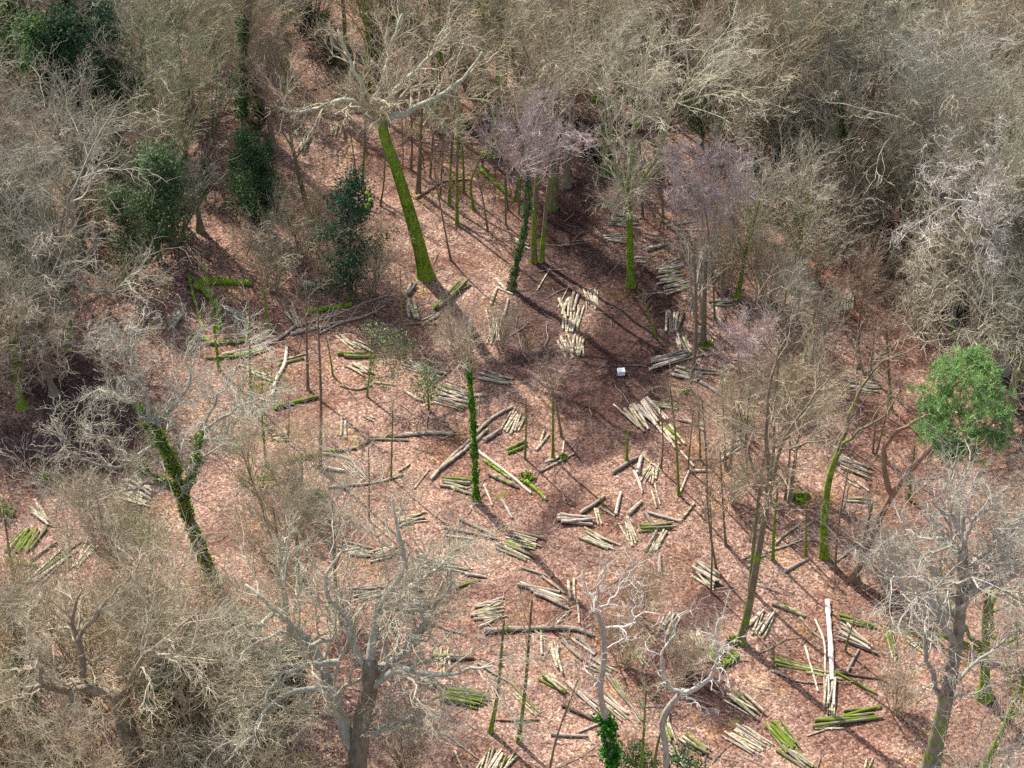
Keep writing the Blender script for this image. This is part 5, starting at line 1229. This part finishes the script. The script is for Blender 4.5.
FALL = [
 ('long kinked fallen trunk lying across the left of the clearing', [(314, 452), (350, 450), (365, 444), (374, 440), (408, 441)], 3.4, 2.4, GB, .3, 3),
 ('first straight dark fallen trunk continuing the long kinked one', [(370, 438), (404, 437)], 4.4, 3.6, GB, .15, 0),
 ('second straight grey fallen trunk reaching the ivy-wrapped sapling', [(404, 436), (430, 434), (453, 435)], 4.4, 3.6, GG, .1, 0),
 ('mossy dark fallen trunk ending beside the brown fork', [(284, 464), (300, 459), (318, 455)], 4.4, 3.6, (.2, .16, .11), .55, 0),
 ('bent grey branch running down to the thin pale fan', [(316, 453), (335, 456), (350, 460), (358, 470)], 2.8, 2, GG, .1, 0),
 ('long thin fallen branch lying level below the thin pale fan', [(328, 488), (350, 486), (372, 484), (388, 480), (404, 475)], 2.6, 1.8, GG, .1, 4),
 ('first of the long parallel poles slanting to the ivy-wrapped sapling', [(431, 480), (450, 459), (470, 441)], 3.4, 2.6, GG, .15, 0),
 ('second long parallel pole, passing behind the ivy-wrapped sapling', [(440, 470), (462, 453), (488, 430)], 3.8, 3, GG, .25, 0),
 ('third long pole ending at the small fan beside the ivy-wrapped sapling', [(474, 436), (492, 419), (513, 407)], 3.4, 2.6, GG, .1, 0),
 ('pale long pole in front of the ivy-wrapped sapling', [(478, 452), (505, 472), (531, 494)], 3, 2.4, GP, .05, 0),
 ('mossy thin pole beside the pale long one', [(484, 461), (498, 471), (510, 479)], 2.6, 2, GG, .5, 0),
 ('thick dark pole under the mossy mound', [(489, 475), (504, 482), (518, 488)], 5, 3.8, (.26, .21, .17), .2, 0),
 ('mossy pale pole pointing away from the mossy mound', [(523, 481), (534, 489), (546, 500)], 3.2, 2.6, GG, .5, 0),
 ('angled thin pole with an upturned end below the twig cloud', [(545, 463), (561, 456), (564, 442)], 2.2, 1.6, GP, .0, 0),
 ('straight thin pole under the angled one', [(540, 472), (558, 463), (574, 454)], 2.4, 1.8, GG, .0, 0),
 ('dark fallen trunk behind the tall mossy stem', [(205, 345), (232, 343), (264, 340)], 4, 3, (.22, .16, .12), .4, 3),
 ('long pale grey fallen trunk sweeping up to the pole heap', [(222, 356), (250, 350), (276, 341), (296, 327)], 4.2, 3, GG, .12, 3),
 ('thin mossy pole lying nearest in front of the fallen trunks', [(205, 359), (235, 357), (266, 348)], 2.6, 2, (.3, .24, .17), .5, 0),
 ('first mossy bough leaning down by the tall bright stem', [(189, 277), (196, 305), (205, 332)], 3, 2, (.42, .36, .22), .55, 0),
 ('second yellow mossy bough lying beside the tall bright stem', [(198, 286), (208, 297), (216, 308)], 4.4, 3, GG, .9, 0),
 ('third bright mossy bough against the tall bright stem', [(214, 302), (220, 318), (218, 334)], 4.4, 3.4, GG, .95, 0),
 ('short mossy bough with a sawn end by the small green block', [(192, 334), (202, 339), (213, 344)], 3.6, 3, (.3, .24, .17), .6, 0),
 ('white curved dead limb right of the tall bright stem', [(229, 309), (238, 320), (247, 323)], 3, 2, (.7, .65, .58), .0, 3),
 ('big mossy fallen trunk along the thicket edge', [(196, 290), (206, 284), (228, 284), (252, 285)], 7, 5, (.3, .25, .17), .75, 0),
 ('pale-ended trunk lying in the thicket edge', [(303, 284), (314, 286), (325, 290)], 5, 4, (.6, .54, .44), .2, 0),
 ('mossy trunk lying in shade beneath the dark blue-green holly', [(305, 313), (328, 310), (352, 306)], 5, 4, (.25, .2, .14), .8, 0),
 ('first long grey pole of the pole heap', [(291, 335), (312, 330), (330, 327)], 3.6, 2.6, GG, .05, 4),
 ('second long grey pole of the pole heap, reaching farthest right', [(296, 332), (330, 325), (362, 318), (385, 306)], 3.2, 1.6, GG, .05, 5),
 ('third long grey pole of the pole heap, lying uppermost', [(300, 326), (335, 316), (366, 303), (388, 296)], 3, 1.6, GG, .05, 5),
 ('fourth thin grey pole of the pole heap, topped with twigs', [(318, 335), (345, 322), (378, 312)], 2.6, 1.2, GG, .05, 6),
 ('curving pale fallen limb running down from the pole heap', [(272, 398), (277, 380), (285, 364), (287, 346)], 4.2, 3, (.58, .52, .43), .12, 0),
 ('long dark fallen branch below the brown trio', [(340, 386), (357, 390), (372, 386)], 2.4, 2, GB, .1, 2),
 ('brown fallen pole lying behind the row of mossy bundles', [(409, 325), (422, 324), (437, 325)], 3, 2.4, (.24, .15, .10), .0, 0),
 ('bent mossy log with an upturned end behind the leaning trunk', [(357, 221), (364, 212), (370, 202), (366, 193)], 4.6, 3.6, (.3, .25, .16), .8, 0),
 ('fallen bright mossy pole among the thin saplings', [(480, 170), (494, 183), (509, 196)], 3.6, 3, (.3, .28, .15), .95, 0),
 ('bent bare pole leaning behind the leaning mossy trunk', [(416, 199), (430, 190), (444, 182), (470, 180)], 2.8, 1.8, (.35, .25, .19), .05, 0),
 ('tall pale birch log lying straight down the slope of litter', [(827, 602), (830, 640), (832, 681)], 5, 4.2, (.70, .62, .55), .0, 0),
 ('thin pale pole crossing the longest green poles', [(805, 647), (811, 668), (818, 692)], 2.2, 1.8, GP, .0, 0),
 ('crooked thin pole beside the tall pale birch log', [(815, 620), (824, 643), (825, 676)], 2, 1.6, (.6, .5, .42), .0, 0),
 ('mossy old fallen trunk crossing behind the antler limbs', [(484, 632), (520, 630), (548, 629), (575, 630), (592, 636)], 5, 4.6, (.30, .25, .2), .2, 5),
 ('brown thin pole lying behind the curving green sapling', [(494, 720), (515, 721), (538, 720)], 2.6, 2, (.30, .18, .12), .0, 0),
 ('fallen limb below the huge oak sticking out to the clearing', [(438, 626), (450, 631), (466, 635)], 3, 2, (.3, .2, .15), .05, 2),
 ('dark branch lying below the long mossy poles', [(790, 680), (805, 683), (826, 684)], 2, 1.4, GB, .0, 2),
 ('short dark branch above the tall-birch-log litter', [(771, 671), (780, 674), (788, 678)], 3, 2.4, GG, .1, 0),
 ('dark fallen pole behind the long green-bundled birch log', [(800, 618), (812, 632), (822, 640)], 2.4, 2, GB, .05, 0),
 ('long thin fallen branch below the shaded edge', [(690, 374), (706, 374), (730, 376)], 2.4, 1.8, GB, .05, 2),
 ('mossy branch lying behind the forked green tree', [(836, 562), (860, 546), (880, 551)], 2, 1.6, GG, .1, 2),
 ('first of the crossed thin branches by the mossy-footed stem', [(768, 552), (790, 545), (802, 540)], 2, 1.4, GP, .05, 2),
 ('second of the crossed thin branches by the mossy-footed stem', [(775, 545), (784, 536), (800, 525)], 2.6, 1.6, GG, .3, 2),
]
for k, (lab, pts, a, b, col, moss, tw) in enumerate(FALL): fallen('fallen_log' if a >= 4 else 'fallen_pole', lab, pts, a, b, col, moss, k, tw)

def blob(name, label, px, rx, rz, seed, ivy=False, cat='stump', dark=False):
    """old coppice stool: a low lumpy root mound under moss, with cut stubs"""
    rg = np.random.default_rng(5000 + seed); b = px2g(*px)
    if not dark: rx, rz = rx * .72, rz * .5
    root = empty(name, b)
    nu, nv = 18, 9
    u, v = np.meshgrid(np.arange(nu) * 2 * np.pi / nu, np.linspace(0, np.pi / 2, nv))
    d = np.stack([np.cos(u) * np.cos(v), np.sin(u) * np.cos(v), np.sin(v)], -1)
    rr = 1 + .25 * np.sin(u * 3 + seed) + .18 * rg.normal(size=u.shape)
    P = d * np.array([rx, rx * .85, rz]) * rr[..., None]; P[0, :, 2] -= .1
    i = np.arange(nu * nv).reshape(nv, nu); j = np.roll(i, -1, 1)
    f = np.stack([i[:-1], j[:-1], j[1:], i[1:]], -1).reshape(-1, 4)
    obj('root_mound', make_mesh(name, P.reshape(-1, 3), [f], [M_DARK if dark else M_BARK], smooth=False), root, (.16, .12, .08, .1 if dark else .5))
    tb = Tubes()
    for _ in range(7 if not dark else 40):
        a = rg.uniform(0, 6.28); q = rg.uniform(.1, .7) * rx
        st = np.array([q * math.cos(a), q * math.sin(a), rz * .4]); dr = norm(np.array([math.cos(a) * (.4 if not dark else 1.2), math.sin(a) * (.4 if not dark else 1.2), 1]) + (rg.normal(size=3) * .5 if dark else 0))
        tb.add(wiggly(st, dr, rz * rg.uniform(.4, 1.0) + .08, 5, .12, 0, rg)[None], np.linspace(.05, .035, 5)[None] * (.5 if dark else rg.uniform(.6, 1.3)), 6)
    obj('stubs', tb.mesh(name + '_stubs', M_DARK if dark else M_BARK), root, (.25, .2, .13, .6))
    if not dark:
        n = int(1500 * rx * rx) + 150
        a = rg.uniform(0, 6.28, n); q = rx * 1.15 * np.sqrt(rg.uniform(0, 1, n))
        lump = .5 + .5 * np.sin(a * 2 + seed)
        keep = rg.uniform(size=n) < .35 + .65 * lump
        C = np.stack([q * np.cos(a), q * np.sin(a) * .85, rz * np.sqrt(np.clip(1.15 - (q / rx / 1.15) ** 2, 0, 1)) + rg.uniform(.0, .04, n)], -1)[keep]
        obj('moss', leaf_mesh(name + '_moss', C, .055, M_LEAF, rg, .7), root, (*((.05, .10, .02) if ivy else (.115, .13, .02)), 1))
    tag(root, label, cat)
blob('mossy_stump', 'bright green mossy mound with a thin pale pole across it', (722, 658), .85, .42, 1)
blob('mossy_stump', 'yellow-green mossy mound beside the pale long pole', (527, 478), .5, .32, 2)
blob('ivy_stump', 'dark ivy-covered stump left of the thin pale fan', (317, 498), .55, .7, 3, True)
blob('mossy_stump', 'low mossy stump where the mossy-footed leaning tree is rooted', (733, 641), .4, .22, 4)
blob('mossy_stump', 'mossy mound under the tan twigs left of the forked green tree', (800, 498), .6, .4, 7)
blob('mossy_stump', 'green-sided stump at the foot of the broad grey stem', (706, 346), .5, .55, 8)
blob('mossy_stump', 'small mossy stump below the low row of the sloping stack', (684, 392), .45, .35, 9)
blob('mossy_stump', 'little mossy stump in the shaded soil at the left of the wood', (44, 478), .4, .4, 10)
blob('mossy_stump', 'mossy stump behind the tan twigs above the pale row', (742, 426), .7, .6, 11)
blob('mossy_stump', 'mossy stump near the dark branch under the twig cloud', (563, 458), .28, .3, 13)
blob('brush_heap', 'dark heap of charred brushwood at the far end of the track', (594, 156), .75, .5, 14, cat='brush heap', dark=True)

def white_box():
    b = px2g(621, 374); root = empty('white_box', b); root.rotation_euler = (0, 0, .12); root.scale = (.88, .88, .88)
    def box(name, x0, x1, y0, y1, z0, z1, m, bev=.015):
        V = np.array([(x, y, z) for z in (z0, z1) for y in (y0, y1) for x in (x0, x1)], float)
        f = np.array([(0, 2, 3, 1), (4, 5, 7, 6), (0, 1, 5, 4), (2, 6, 7, 3), (0, 4, 6, 2), (1, 3, 7, 5)])
        o = obj(name, make_mesh(name, V, [f], [m]), root)
        md = o.modifiers.new('bevel', 'BEVEL'); md.width = bev; md.segments = 2
        return o
    box('tub', -.20, .20, -.16, .16, .0, .28, M_WHITE)
    box('lid', -.22, -.01, -.18, .18, .283, .325, M_WHITE, .01); box('lid', .01, .22, -.18, .18, .283, .315, M_WHITE, .01)
    tag(root, 'small white lidded box standing alone on the shaded trodden soil', 'box')
white_box()

# fallen twigs and chips strewn over the litter
def twig_litter():
    rg = np.random.default_rng(9)
    tb = Tubes(); n = 5200
    p = np.stack([rg.uniform(-30, 34, n), rg.uniform(-26, 40, n)], 1)
    dens = .5 + .5 * np.sin(p[:, 0] * .5 + 1) * np.sin(p[:, 1] * .45)
    keep = rg.uniform(size=n) < .35 + .65 * dens; p = p[keep]; n = len(p)
    a = rg.uniform(0, np.pi, n); L = rg.gamma(2.0, .22, n) + .15
    P = np.zeros((n, 4, 3)); d = np.stack([np.cos(a), np.sin(a)], 1)
    for k in range(4):
        P[:, k, :2] = p + d * ((k / 3 - .5) * L)[:, None] + rg.normal(size=(n, 2)) * .04 * L[:, None]
    P[..., 2] = gh(P[..., 0], P[..., 1]) + .02 + rg.uniform(0, .05, (n, 1))
    big = rg.uniform(size=n) < .2
    P[big] = P[big].mean(1, keepdims=True) + (P[big] - P[big].mean(1, keepdims=True)) * 2.6
    P[big, :, 2] += .03
    R = np.repeat((rg.uniform(.008, .020, n) * np.where(big, 1.7, 1))[:, None], 4, 1) * np.array([1, .9, .8, .5])
    tb.add(P, R, 3)
    o = obj('fallen_twigs', tb.mesh('fallen_twigs', M_LITTER))
    tag(o, 'thin dead twigs and chips strewn over the leaf litter', kind='stuff')
twig_litter()
